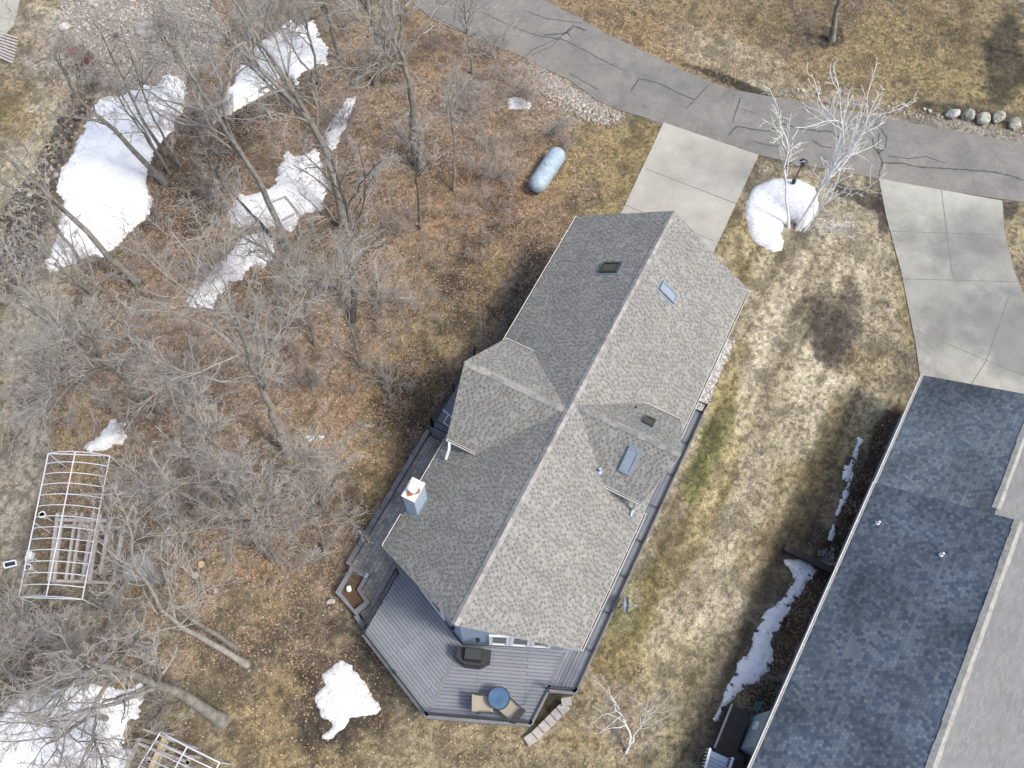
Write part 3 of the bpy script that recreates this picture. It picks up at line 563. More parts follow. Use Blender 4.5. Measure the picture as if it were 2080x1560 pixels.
gutter(HW(2.2, 11.9, 5.47), HW(4.42, 11.9, 5.47), house, D1); gutter(HW(2.15, 7.8, 5.47), HW(4.4, 7.8, 5.47), house, -D1)
dp = MB(); dp.bar(HW(4.22, 7.72, 5.35), HW(4.2, 7.72, 4.5), .09, .07, up=(1, 0, 0)); dp.bar(HW(4.2, 7.74, 4.52), HW(4.25, 7.45, 4.45), .09, .07); obj('downspout', dp, MT['chim'], house)
dp = MB(); dp.bar(HW(-3.85, 6.6, 5.2), HW(-3.75, 6.35, 4.95), .1, .08); dp.bar(HW(-3.75, 6.35, 4.95), HW(-3.75, 6.05, 4.55), .1, .08); obj('downspout', dp, MT['white'], house)
# walls
def wallquad(mb, a, b, z0, za, zb=None, mi=0):
    zb = za if zb is None else zb; a = np.array(a); b = np.array(b); L = np.linalg.norm(b - a)
    mb.face([a + (0, 0, z0), b + (0, 0, z0), b + (0, 0, zb), a + (0, 0, za)], [(0, z0), (L, z0), (L, zb), (0, za)], mi)
wl = MB(); W0, E0 = -3.7, 4.1
def rz_at(u): return RZ - abs(u - UC) * SLP - .17
wallquad(wl, HW(W0, 1.85), HW(W0, 19.9), -.1, rz_at(W0)); wallquad(wl, HW(E0, 1.85), HW(E0, 19.9), -.1, rz_at(E0))
wallquad(wl, HW(W0, 1.85), HW(UC, .1), -.1, rz_at(W0), rz_at(UC)); wallquad(wl, HW(UC, .1), HW(E0, 1.85), -.1, rz_at(UC), rz_at(E0))
wallquad(wl, HW(W0, 19.9), HW(UC, 19.9), -.1, rz_at(W0), rz_at(UC)); wallquad(wl, HW(UC, 19.9), HW(E0, 19.9), -.1, rz_at(UC), rz_at(E0))
# cross gable walls (standing a little outside the main walls)
for (u0, v0, v1, vr, ez, rz) in ((W0 - .06, 7.1, 11.56, 9.33, 5.3, 7.32), (E0 + .06, 8.15, 11.55, 9.75, 5.5, 7.25)):
    sl = (rz - ez) / (abs((12.0 if u0 < 0 else 11.9) - vr)); sl2 = (rz - ez) / abs((6.66 if u0 < 0 else 7.8) - vr)
    wallquad(wl, HW(u0, v0), HW(u0, vr), 0, rz - sl2 * (vr - v0) - .18, rz - .18); wallquad(wl, HW(u0, vr), HW(u0, v1), 0, rz - .18, rz - sl * (v1 - vr) - .18)
    for vv, zz in ((v0, rz - sl2 * (vr - v0) - .18), (v1, rz - sl * (v1 - vr) - .18)):
        ui = UC; wallquad(wl, HW(u0, vv), HW(ui, vv), 0, zz, zz)
obj('wall', wl, MT['siding'], house)
def window(parent, a, b, z0, z1, nrm, mat='glass', mull=0, fw=.07, out=.03):
    a = np.array(a, float); b = np.array(b, float); d = (b - a); L = np.linalg.norm(d); d /= L; n_ = np.array(nrm, float); z = np.array([0, 0, 1.])
    mb = MB(); c = (a + b) / 2 + n_ * out
    for zz in (z0, z1): mb.obox(c + z * zz, d * (L / 2 + fw), n_ * .045, z * fw)
    for e in (a, b): mb.obox(e + n_ * out + z * (z0 + z1) / 2, d * fw, n_ * .042, z * ((z1 - z0) / 2 + fw * .9))
    for k in range(mull): mb.obox(a + (b - a) * (k + 1) / (mull + 1) + n_ * out + z * (z0 + z1) / 2, d * .02, n_ * .03, z * ((z1 - z0) / 2))
    wo = obj('window', mb, MT['white'], parent)
    p = MB(); p.face([a + n_ * (out + .005) + z * z0, b + n_ * (out + .005) + z * z0, b + n_ * (out + .005) + z * z1, a + n_ * (out + .005) + z * z1]); obj('pane', p, MT[mat], wo)
    return wo
sd_ = HW(E0, 1.85) - HW(UC, .1); sL = np.linalg.norm(sd_); sdn = sd_ / sL; snm = np.cross(sdn, (0, 0, 1.)); snm = snm if snm @ D1 < 0 else -snm
for k in range(3):
    a = HW(UC, .1) + sdn * (1.12 + k * .86); window(house, a + sdn * .06, a + sdn * .76, 1.95, 3.95, snm)
wd_ = HW(W0, 1.85) - HW(UC, .1); wL = np.linalg.norm(wd_); wdn = wd_ / wL; wnm = np.cross(wdn, (0, 0, 1.)); wnm = wnm if wnm @ D1 < 0 else -wnm
window(house, HW(UC, .1) + wdn * 1.3, HW(UC, .1) + wdn * 2.9, 1.45, 3.7, wnm, mull=1)
for vv in (3.5, 5.3, 13.3): window(house, HW(E0, vv), HW(E0, vv + .9), 2.2, 3.4, D2)
for vv in (1, ): window(house, HW(W0 - .06, 8.0), HW(W0 - .06, 9.8), 1.4, 3.5, -D2, mull=1)
gd = MB(); gd.obox(HW(UC + .2, 19.93, 1.15), D2 * 2.45, D1 * .03, (0, 0, 1.13))
for k in range(3): gd.obox(HW(UC + .2, 19.97, .55 + k * .58), D2 * 2.4, D1 * .012, (0, 0, .015))
obj('garage_door', gd, MT['white'], house)
for (pt, nn) in ((HW(UC, .1) + sdn * .66 + snm * .1, snm), (HW(UC, .1) + wdn * .5 + wnm * .1, wnm)):
    mb = MB(); mb.lathe(pt + (0, 0, 3.0), [(.02, -.14), (.07, -.1), (.08, .06), (.1, .08), (.03, .15)], 10); mb.bar(pt + (0, 0, 3.05), pt - nn * .1 + (0, 0, 3.05), .03, .03); obj('wall_lamp', mb, MT['black'], house)
# skylights
def skylight(u0, u1, v0, v1, plane, glass, fr, flash=.09):
    z = np.array([0, 0, 1.]); P4 = [HW(a, b, plane(a, b)) for a, b in ((u0, v0), (u1, v0), (u1, v1), (u0, v1))]
    c = sum(P4) / 4; e1 = (P4[1] - P4[0]) / 2; e2 = (P4[3] - P4[0]) / 2; nn = np.cross(e1, e2); nn /= np.linalg.norm(nn)
    if nn[2] < 0: nn = -nn
    h1 = e1 / np.linalg.norm(e1); h2 = e2 / np.linalg.norm(e2); mb = MB()
    mb.obox(c + nn * .012, e1 + h1 * flash, e2 + h2 * flash, nn * .010, 1)
    t = .045
    for s in (-1, 1):
        mb.obox(c + nn * .075 + s * (e1 - h1 * t), h1 * t, e2, nn * .055); mb.obox(c + nn * .078 + s * (e2 - h2 * t), e1 - h1 * t * 2, h2 * t, nn * .052)
    fo = obj('skylight', mb, [MT[fr], MT['flash']], house); g = MB(); g.obox(c + nn * .075, e1 - h1 * t, e2 - h2 * t, nn * .02); obj('pane', g, MT[glass], fo)
pW = lambda u, v: EZ + (u - UW) * SLP; pE = lambda u, v: EZ + (UE - u) * SLP
skylight(-1.62, -.84, 16.62, 17.2, pW, 'glassc', 'bronze'); skylight(1.1, 1.95, 16.65, 17.15, pE, 'glassb', 'flash')
skylight(3.02, 3.5, 10.5, 11.0, lambda u, v: 5.5 + (11.9 - v) * (1.75 / 2.15), 'glassc', 'bronze', .07); skylight(3.0, 3.5, 8.45, 9.3, lambda u, v: 5.5 + (v - 7.8) * (1.75 / 1.95), 'glassb', 'flash', .07)
for (x, y, z, r, h, mt) in ((1218, 957, 5.85, .05, .28, 'chim'), (1291, 829, 5.9, .03, .2, 'black')):
    b = G(x, y, z); mb = MB(); mb.tube([b - (0, 0, .25), b + (0, 0, h)], r, 10); mb.lathe(b - (0, 0, .03), [(.13, -.12), (.12, -.02), (.06, .06)], 12); obj('vent_pipe', mb, MT[mt], house)
# chimney
cu0, cu1, cv0, cv1, ctop = -4.15, -3.62, 3.38, 4.2, 6.3
mb = MB(); mb.prism([HW(cu0, cv0, ctop), HW(cu1, cv0, ctop), HW(cu1, cv1, ctop), HW(cu0, cv1, ctop)], -ctop - .1)
chn = obj('chimney', mb, MT['chim'], house)
mb = MB(); cc = HW((cu0 + cu1) / 2, (cv0 + cv1) / 2, ctop)
mb.obox(cc + (0, 0, .02), D2 * .3, D1 * .45, (0, 0, .022)); obj('chimney_cover', mb, MT['cream'], chn)
mb = MB(); pr = []
for k in range(14):
    a = 2 * math.pi * k / 14; r_ = .27 * (1 + .3 * math.sin(3 * a + 1)); pr.append(cc + D2 * r_ * math.cos(a) * .85 + D1 * (r_ * math.sin(a) - .02) + (0, 0, .048))
mb.prism(pr, -.004); obj('rust_stain', mb, MT['rust'], chn)
mb = MB(); fc = cc + (0, 0, .045); mb.lathe(fc, [(.17, 0), (.17, .08), (.12, .1), (.12, .26), (.15, .27), (.215, .29), (.22, .36), (.15, .43), (.02, .45)], 20); obj('flue_cap', mb, MT['white'], chn, smooth=False)
mb = MB(); b0 = HW(cu0 - .02, cv0 - .02); fl = [HW(-4.25, 3.3, pW(-4.25, 0) + .006), HW(-3.5, 3.3, pW(-3.5, 0) + .006), HW(-3.5, 4.28, pW(-3.5, 0) + .006), HW(-4.25, 4.28, pW(-4.25, 0) + .006)]; mb.face(fl); obj('flashing', mb, MT['flash'], chn)

# ------------------------------------------------------------------ decks
DZ = 1.3
deck = thing('deck', 'blue grey board deck wrapping the house with black railings', 'deck', HW(.2, -1, 0))
def boards(name, polys, parent):   # (pts uv, direction along boards)
    mb = MB()
    for pts, dr in polys:
        P3 = [HW(a, b, DZ) for a, b in pts]; d = HW(*dr) - HW(0, 0); d /= np.linalg.norm(d); s = np.cross(d, (0, 0, 1.))
        mb.face(P3, [((p - P3[0]) @ d + 30, (p - P3[0]) @ s + 30) for p in P3])
    return obj(name, mb, MT['deck'], parent)
SW = (.25, -3.12); WW = (-3.75, -1.5); SS = (4.19, -1.45); NT = (4.23, .08); SE = (5.27, .5)
boards('deck_boards', [([SW, (.2, .05), (-3.78, 1.85), (-3.78, -1.47)], (WW[0] - SW[0], WW[1] - SW[1])),
                       ([(.2, .05), SW, SS, NT, (4.2, 1.85), (4.1, 1.85)], (SS[0] - SW[0], SS[1] - SW[1])),
                       ([(4.2, 1.85), NT, SE, (5.27, 14.8), (4.1, 14.8), (4.1, 1.85)], (0, 1)),
                       ([(-5.85, 8.1), (-3.76, 8.1), (-3.76, 12.4), (-5.85, 12.4)], (1, 0))], deck)
mb = MB()
def skirt(mb, a, b, z1=DZ - .004, z0=-.05, th=.04):
    A = HW(*a); B = HW(*b); mb.bar(A + (0, 0, (z0 + z1) / 2), B + (0, 0, (z0 + z1) / 2), th, z1 - z0)
for a, b in ((WW, SW), (SW, SS), (SS, NT), (NT, SE), (SE, (5.27, 14.8)), ((-3.75, -1.5), (-3.75, 1.8)), ((-5.85, 8.1), (-3.8, 8.1)), ((-5.85, 8.1), (-5.85, 12.4)), ((-5.85, 12.4), (-3.8, 12.4)), ((5.27, 14.8), (4.2, 14.8))): skirt(mb, a, b)
obj('skirt', mb, MT['cap_block'], deck)
mb = MB()   # picture-frame border boards over the seams
for a, b in (((.2, -.1), (.25, -3.0)), ((4.2, 1.7), (4.22, -.05))): mb.bar(HW(*a, DZ + .006), HW(*b, DZ + .006), .13, .014)
for a, b in ((WW, SW), (SW, SS), (SS, NT), (NT, SE), (SE, (5.27, 14.8))): mb.bar(HW(*a, DZ + .01), HW(*b, DZ + .01), .16, .022)
obj('border_board', mb, MT['cap_block'], deck)
def railing(a, b, parent, h=.98, ins=.06, topmat='black'):
    A = HW(*a, DZ); B = HW(*b, DZ); d = B - A; L = np.linalg.norm(d); mb = MB(); z = np.array([0, 0, 1.])
    mb.bar(A + z * h, B + z * h, .06, .04); mb.bar(A + z * .1, B + z * .1, .04, .035); n_ = int(L / .125)
    for k in range(n_ + 1):
        p = A + d * k / n_; mb.bar(p + z * .1, p + z * h, .018, .018, up=(1, 0, 0))
    m_ = max(1, int(round(L / 1.8)))
    for k in range(m_ + 1): p = A + d * k / m_; mb.bar(p, p + z * (h + .04), .08, .08, up=(1, 0, 0))
    return obj('railing', mb, MT['black'], parent)
for a, b in (((-3.72, 1.4), (-3.72, -1.46)), ((-3.7, -1.45), (.25, -3.05)), ((.25, -3.05), (4.15, -1.42)), ((4.15, -1.42), (4.2, .12)), ((4.2, .12), (5.22, .54)), ((5.22, .54), (5.22, 14.75)), ((5.22, 14.75), (4.5, 14.75)), ((-5.8, 8.15), (-5.8, 12.35)), ((-5.8, 8.15), (-4.2, 8.15)), ((-5.8, 12.35), (-3.9, 12.35))): railing(a, b, deck)
# steps leaving the deck notch
st_ = thing('garden_steps', 'curving run of grey stone steps descending from the deck corner', 'steps', G(1120, 1460, 0))
mb = MB(); cl = [(1150, 1418), (1152, 1432), (1138, 1444), (1126, 1456), (1114, 1468), (1101, 1481), (1088, 1494), (1070, 1507)]
for k in range(7):
    z = 1.05 - k * .14; a = G(*cl[k], z); b = G(*cl[k + 1], z); d = b - a; d[2] = 0; L = np.linalg.norm(d); d /= L; s = np.array([-d[1], d[0], 0])
    mb.obox((a + b) / 2 - (0, 0, .09), d * (L / 2 + .02), s * .21, (0, 0, .09))
    mb.obox((a + b) / 2 - (0, 0, .13 + z / 2), d * (L / 2 - .01), s * .18, (0, 0, z / 2))
obj('step_block', mb, MT['lumber'], st_)
# paver patio, planter, side wall
mb = MB(); pp = [(-6.0, 8.05), (-3.72, 8.05), (-3.79, 1.9), (-3.79, -1.0), (-4.25, -.95), (-6.05, .9)]
P3 = [HW(a, b, .22) for a, b in pp]; mb.face(P3, [((p - P3[0]) @ D1 + 30, (p - P3[0]) @ D2 + 30) for p in P3]); mb.prism([p - np.array([0, 0, .004]) for p in P3], -.3)
tag(obj('patio', mb, MT['paver'], loc=None), 'mottled grey paver patio along the house', kind='structure')
kw = thing('patio_kerb', 'low dark stone kerb along the outer edge of the paver patio', 'kerb', HW(-6.1, 4))
mb = MB()
for k in range(15):
    a = HW(-6.12, 8.2 - k * .49, .2); b = HW(-6.12, 8.2 - (k + 1) * .49 + .02, .2); mb.bar(a, b, .22, .5)
mb.bar(G(724, 1252, .2), G(740, 1275, .2), .2, .5)
obj('kerb_block', mb, MT['cap_block'], kw)
# planter: outline digitised at wall top
pz = .55
outer = [(714, 1148), (751, 1168), (733, 1199), (752, 1224), (723, 1250), (681, 1203)]
inner_ = [(716, 1160), (739, 1172), (725, 1198), (740, 1222), (720, 1238), (692, 1203)]
pl = thing('planter', 'angular raised planter walled with grey blocks on the patio corner', 'planter', G(718, 1200, 0))
mb = MB(); O3 = GP(outer, pz); I3 = GP(inner_, pz)
for k in range(6):
    j = (k + 1) % 6; mb.prism([O3[k], O3[j], I3[j], I3[k]], -.1); mb.prism([O3[k] * .98 + I3[k] * .02 - (0, 0, .11), O3[j] * .98 + I3[j] * .02 - (0, 0, .11), I3[j] - (0, 0, .11), I3[k] - (0, 0, .11)], -.5)
obj('block_wall', mb, MT['cap_block'], pl)
mb = MB(); mb.face([p - np.array([0, 0, .22]) for p in I3]); obj('soil', mb, MT['soil'], pl)
def rock(name, c, sx, sy, sz, rz, mat, label=None, cat=None, group=None, seed=0, parent=None, sub=14):
    r = np.random.default_rng(seed); th = np.linspace(0, np.pi, sub // 2 + 2); ph = np.linspace(0, 2 * np.pi, sub, endpoint=False)
    dirs = r.normal(size=(13, 3)); dirs /= np.linalg.norm(dirs, axis=1)[:, None]; offs = r.uniform(.62, .92, 13)
    mb = MB(); idx = {}
    for i, t in enumerate(th):
        for j, p_ in enumerate(ph):
            n_ = np.array([math.sin(t) * math.cos(p_), math.sin(t) * math.sin(p_), math.cos(t)]); rad = 1.0
            for d_, o_ in zip(dirs, offs):
                q = n_ @ d_
                if q > .05: rad = min(rad, o_ / q)
            v_ = n_ * rad * np.array([sx, sy, sz]); idx[i, j] = len(mb.v)
            mb.v.append(tuple(np.array(c) + np.array([v_[0] * math.cos(rz) - v_[1] * math.sin(rz), v_[0] * math.sin(rz) + v_[1] * math.cos(rz), v_[2]])))
    for i in range(len(th) - 1):
        for j in range(len(ph)):
            k = (j + 1) % len(ph); mb.f.append([idx[i, j], idx[i + 1, j], idx[i + 1, k], idx[i, k]]); mb.uv += [(0, 0)] * 4; mb.mi.append(0)
    o = obj(name, mb, mat, parent, loc=None if parent is not None else (c[0], c[1], 0)); 
    if label: tag(o, label, cat, group)
    return o
rock('garden_ornament', G(709, 1196, .52), .15, .15, .16, 0, MT['white'], 'round white ornament standing in the raised planter', 'ornament', seed=3)
mb = MB(); q = G(745, 1169, .62); mb.obox(q, D2 * .07, D1 * .1, (0, 0, .06)); mb.tube([q + (0, 0, .06), q + (0, 0, .12)], .03, 8)
tag(obj('garden_light', mb, MT['chim'], loc=q * np.array([1, 1, 0])), 'small pale light fitting on the planter corner', 'light')
rock('stone', G(672, 1222, .04), .22, .16, .12, .3, MT['stone'], 'flat pale stone in the grass beside the planter', 'stone', seed=5)

# deck furniture
def g3(x, y, z): return G(x, y, z)
gr = thing('grill', 'covered barbecue grill under a black cover against the house wall', 'grill', G(962, 1332, DZ) * np.array([1, 1, 0]) + (0, 0, DZ))
gc = G(962, 1336, DZ); gx = np.array([.995, -.06, 0]); gy = np.array([.06, .995, 0])
mb = MB()
def ring(z, hw, hd0, hd1, cut): return [gc + gx * a + gy * b + (0, 0, z) for a, b in ((-hw, -hd0 * .45), (-hw * .45, -hd0), (hw * .45, -hd0), (hw, -hd0 * .45), (hw, hd1), (-hw, hd1))]
rings = [ring(0, .72, .46, .3, 0), ring(.55, .71, .45, .3, 0), ring(.86, .69, .40, .27, 0)]
for r0, r1 in zip(rings[:-1], rings[1:]):
    for k in range(6): j = (k + 1) % 6; mb.face([r0[k], r0[j], r1[j], r1[k]])
mb.face(rings[-1]); top = [gc + gx * a + gy * b + (0, 0, z) for a, b, z in ((-.36, -.3, .87), (.36, -.3, .87), (.36, .26, .87), (-.36, .26, .87), (-.34, -.22, 1.12), (.34, -.22, 1.12), (.34, .2, 1.16), (-.34, .2, 1.16))]
for k in range(4): j = (k + 1) % 4; mb.face([top[k], top[j], top[4 + j], top[4 + k]])
mb.face(top[4:]); obj('cover', mb, MT['cover'], gr)
tb = G(1013, 1418, DZ + .72); tb0 = tb - np.array([0, 0, .72])
t = thing('patio_table', 'round blue glass topped patio table between two sling chairs', 'table', tb0)
mb = MB(); mb.tube([tb - (0, 0, .012), tb + (0, 0, .0)], .42, 32); obj('tabletop', mb, MT['bluegl'], t)
mb = MB(); pts = [tb + .44 * np.array([math.cos(a), math.sin(a), -.004 / .44]) for a in np.linspace(0, 2 * math.pi, 33)]; mb.tube(pts, .022, 6, False); obj('rim', mb, MT['black'], t)
for k in range(4):
    a = k * math.pi / 2 + .5; mb = MB(); mb.tube([tb + (math.cos(a) * .36, math.sin(a) * .36, -.02), tb0 + (math.cos(a) * .3, math.sin(a) * .3, .35), tb0 + (math.cos(a) * .38, math.sin(a) * .38, 0)], .018, 6); obj('leg', mb, MT['black'], t)
def chair(c, face, label, mt):      # face = unit vector the sitter faces
    f = np.array([face[0], face[1], 0.]); f /= np.linalg.norm(f); s = np.array([-f[1], f[0], 0]); z = np.array([0, 0, 1.]); c = np.array(c, float)
    o = thing('patio_chair', label, 'chair', c, 'sling chairs at the patio table')
    mb = MB(); prof = [(.34, .43), (.1, .40), (-.24, .38), (-.36, .55), (-.52, .98)]
    for (a0, h0), (a1, h1) in zip(prof[:3][:-1], prof[:3][1:]): mb.face([c + f * a0 + s * .32 + z * h0, c + f * a0 - s * .32 + z * h0, c + f * a1 - s * .32 + z * h1, c + f * a1 + s * .32 + z * h1])
    so = obj('seat', mb, MT[mt], o)
    mb = MB()
    for (a0, h0), (a1, h1) in zip(prof[2:][:-1], prof[2:][1:]): mb.face([c + f * a0 + s * .32 + z * h0, c + f * a0 - s * .32 + z * h0, c + f * a1 - s * .32 + z * h1, c + f * a1 + s * .32 + z * h1])
    obj('backrest', mb, MT[mt], o)
    for sg in (-1, 1):
        mb = MB(); e = s * .34 * sg
        mb.tube([c + f * a + e + z * h for a, h in prof], .016, 6); mb.tube([c + f * .28 + e + z * .62, c - f * .28 + e + z * .64], .022, 6); mb.tube([c + f * .28 + e + z * .62, c + f * .3 + e], .016, 6); mb.tube([c - f * .1 + e + z * .62, c - f * .34 + e], .016, 6)
        obj('side_frame', mb, MT['bronze'], o)
chair(G(985, 1432, DZ), (1, .05), 'beige sling chair left of the round blue table', 'canvas'); chair(G(1036, 1444, DZ), (-.78, .62), 'beige sling chair right of the round blue table, turned away', 'canvas2')
# balcony furniture on the west side
def bw(u, v, z): return HW(u, v, DZ + z)
t = thing('white_table', 'round white table under the west gable eave', 'table', bw(-4.75, 10.4, 0)); mb = MB(); mb.tube([bw(-4.75, 10.4, .7), bw(-4.75, 10.4, .73)], .4, 24); obj('tabletop', mb, MT['white'], t)
mb = MB(); mb.tube([bw(-4.75, 10.4, 0), bw(-4.75, 10.4, .7)], .04, 8); obj('pedestal', mb, MT['white'], t)
t = thing('white_chair', 'white slatted chair on the west balcony beside the railing', 'chair', bw(-4.85, 9.3, 0)); mb = MB()
for k in range(4): mb.obox(bw(-4.85 + (k - 1.5) * .12, 9.3, .42), D2 * .05, D1 * .22, (0, 0, .012))
obj('seat', mb, MT['white'], t); mb = MB()
for k in range(4): mb.bar(bw(-5.05 + k * .13, 9.52, .42), bw(-5.05 + k * .13, 9.68, .95), .09, .02)
mb.bar(bw(-5.12, 9.68, .95), bw(-4.6, 9.68, .95), .05, .03); obj('backrest', mb, MT['white'], t)
for a, b in ((-1, -1), (-1, 1), (1, -1), (1, 1)): mb = MB(); mb.bar(bw(-4.85 + a * .22, 9.3 + b * .2, 0), bw(-4.85 + a * .22, 9.3 + b * .2, .42), .04, .04, up=(1, 0, 0)); obj('leg', mb, MT['white'], t)
t = thing('towel_rack', 'small white metal rack at the west balcony corner', 'rack', bw(-5.3, 8.9, 0)); mb = MB()
for a, b in (((-5.65, 8.95), (-4.9, 8.75)), ((-5.3, 8.4), (-5.3, 8.8)), ((-5.3, 8.4), (-4.95, 8.3))): mb.bar(bw(*a, .6), bw(*b, .6), .04, .04)
for a in ((-5.65, 8.95), (-4.9, 8.75), (-5.3, 8.4), (-4.95, 8.3)): mb.bar(bw(*a, 0), bw(*a, .6), .03, .03, up=(1, 0, 0))
obj('frame', mb, MT['white'], t)
# satellite dish
sdl = thing('satellite_dish', 'grey satellite dish on a pole beside the east railing', 'satellite dish', G(1258, 1235, 0)); dc = G(1268, 1228, 1.9); ax = np.array([.92, -.1, .38]); ax /= np.linalg.norm(ax)
mb = MB(); mb.lathe(dc, [(.02, 0), (.16, .01), (.28, .04), (.36, .09), (.375, .09), (.29, .02), (.16, -.015), (.02, -.025)], 22, ax); obj('dish', mb, MT['chim'], sdl, smooth=True)
mb = MB(); mb.bar(dc - ax * .02 - np.array([0, 0, .28]), dc + ax * .48 - (0, 0, .12), .03, .03); mb.obox(dc + ax * .5 - (0, 0, .08), ax * .06, (0, .04, 0), (0, 0, .05)); obj('feed_arm', mb, MT['chim'], sdl)
mb = MB(); mb.tube([G(1258, 1235, 0), dc - ax * .12 - (0, 0, .1), dc - ax * .02], .03, 8); obj('mast', mb, MT['bronze'], sdl)
# gravel strip along the garage wall
def pebbles(name, label, n_, poly, size, cols, z0=.0, sq=.6, cat='gravel'):
    P_ = np.array(poly)[:, :2]; lo_, hi = P_.min(0), P_.max(0); X = rng.uniform(lo_[0], hi[0], n_ * 3); Y = rng.uniform(lo_[1], hi[1], n_ * 3)
    k = poly_sdf(X, Y, P_) > rng.uniform(-.05, .15, len(X)); X = X[k][:n_]; Y = Y[k][:n_]; n_ = len(X)
    t_ = (1 + 5 ** .5) / 2; ico = np.array([(-1, t_, 0), (1, t_, 0), (-1, -t_, 0), (1, -t_, 0), (0, -1, t_), (0, 1, t_), (0, -1, -t_), (0, 1, -t_), (t_, 0, -1), (t_, 0, 1), (-t_, 0, -1), (-t_, 0, 1)]) / 1.9
    fc_ = np.array([(0, 11, 5), (0, 5, 1), (0, 1, 7), (0, 7, 10), (0, 10, 11), (1, 5, 9), (5, 11, 4), (11, 10, 2), (10, 7, 6), (7, 1, 8), (3, 9, 4), (3, 4, 2), (3, 2, 6), (3, 6, 8), (3, 8, 9), (4, 9, 5), (2, 4, 11), (6, 2, 10), (8, 6, 7), (9, 8, 1)])
    s = size * np.exp(rng.normal(0, .35, n_)); a = rng.uniform(0, 6.28, n_); j = 1 + rng.normal(0, .13, (n_, 12, 3)); L = ico[None] * j * np.stack([s, s * rng.uniform(.6, 1, n_), s * sq], -1)[:, None]
    ca, sa = np.cos(a)[:, None], np.sin(a)[:, None]; Vv = np.stack([L[..., 0] * ca - L[..., 1] * sa + X[:, None], L[..., 0] * sa + L[..., 1] * ca + Y[:, None], L[..., 2] + (ground_h(X, Y) + z0 + s * .25)[:, None]], -1).reshape(-1, 3)
    Ff = (fc_[None] + 12 * np.arange(n_)[:, None, None]).reshape(-1, 3); cs = np.array(cols)[rng.integers(0, len(cols), n_)] * rng.uniform(.7, 1.2, n_)[:, None]
    o = fast(name, Vv, Ff, MT['pebble'], col=np.repeat(cs, 20, 0), cdom='FACE'); tag(o, label, cat, kind='stuff'); return o
PC = [(.40, .37, .33), (.30, .28, .26), (.5, .47, .42), (.22, .19, .16), (.36, .29, .22)]
pebbles('gravel', 'pale gravel strip along the garage wall', 5000, [HW(4.35, 14.85), HW(5.4, 14.85), HW(5.25, 19.9), HW(4.35, 19.9)], .025, [(.6, .58, .55), (.42, .4, .38), (.75, .73, .7)], .04)
pebbles('gravel', 'pebble gravel bed in the upper left clearing', 14000, GP([(120, 0), (420, -10), (470, 60), (400, 140), (330, 165), (240, 180), (200, 120), (130, 60)]), .045, PC)
pebbles('gravel', 'pale gravel shoulder beside the lane', 9000, GP([(1085, 140), (1130, 152), (1190, 195), (1262, 228), (1268, 238), (1230, 250), (1170, 225), (1095, 165)]), .028, PC)
pebbles('gravel', 'rounded cobbles below the gravel shoulder', 420, GP([(1090, 180), (1150, 195), (1225, 228), (1262, 232), (1262, 250), (1210, 255), (1140, 225)]), .075, [(.33, .30, .25), (.28, .22, .16), (.24, .22, .2), (.42, .39, .33)])
pebbles('gravel', 'loose stones along the far edge of the lane', 2500, GP([(1560, 190), (1760, 222), (1900, 250), (2100, 290), (2100, 265), (1900, 235), (1780, 205), (1600, 182)]), .035, PC)
pebbles('riprap', 'dark bank of mixed rocks at the left edge', 900, GP([(150, 190), (190, 200), (120, 350), (90, 480), (20, 600), (-40, 600), (0, 430), (60, 350)]), .10, [(.10, .09, .08), (.16, .145, .125), (.06, .05, .045), (.30, .27, .22), (.08, .07, .06)], cat='rocks')
pebbles('riprap', 'dark rocks in the shaded bed near the blue house', 160, GP([(1660, 1120), (1690, 1110), (1700, 1150), (1670, 1150)]), .05, [(.2, .2, .19), (.3, .29, .27)], cat='rocks')
for k, (x, y, a, b, c_) in enumerate(((1935, 232, .46, .36, 'leftmost pale angular boulder in the row beside the lane'), (1967, 234, .38, .42, 'tall squarish boulder second from the left in the row'), (1998, 241, .48, .40, 'middle rounded mossy boulder of the row'), (2028, 239, .44, .36, 'fourth boulder with a pinkish top edge'), (2062, 252, .42, .42, 'rightmost round greenish boulder of the row'))):
    rock('boulder', G(x, y, .25) , a, b, .42, .3 * k, MT['mossy'] if k else MT['stone'], c_, 'boulder', 'boulders in a row beside the lane', seed=20 + k)
for k, (x, y, s, c_) in enumerate(((1905, 234, .14, 'small stone nearest the left end of the boulder row'), (1913, 238, .11, 'tiny stone touching the left end of the boulder row'), (1878, 222, .13, 'white stone left of the boulder row'), (1888, 225, .17, 'greenish stone left of the boulder row'), (1835, 212, .14, 'small round stone beside the birch top'), (1842, 216, .13, 'second small round stone beside the birch top'), (1730, 197, .14, 'lone pale stone behind the birch tip'), (1620, 182, .13, 'dark blue stone on the lane verge'), (1632, 184, .17, 'pale pink stone on the lane verge'), (1662, 190, .15, 'dark oval stone on the lane verge'),
                                 (188, 4, .3, 'large white stone at the top edge of the clearing'), (195, 12, .24, 'yellowish stone at the top edge of the clearing'), (218, 58, .2, 'white rounded stone in the pebble clearing'), (180, 62, .18, 'mossy stone left of the white stone in the clearing'), (130, 55, .4, 'broad flat stone at the left of the clearing'), (437, 1202, .14, 'round pale stone in the leaf litter'))):
    rock('stone', G(x, y, s * .3), s, s * .85, s * .7, k * .7, MT['stone'] if k % 3 else MT['mossy'], c_, 'stone', seed=60 + k, sub=10)
b = G(322, 1180, 0); o = thing('covered_stand', 'tall round grey covered object below the pale leaning tree', 'covered object', b); mb = MB()
mb.tube([b + (0, 0, z) for z in (0, .9, 1.8, 2.5, 2.75, 2.85, 2.88)], [.34, .36, .46, .62, .60, .45, .05], 24); obj('cover', mb, MT['rock_grey'], o, smooth=True)
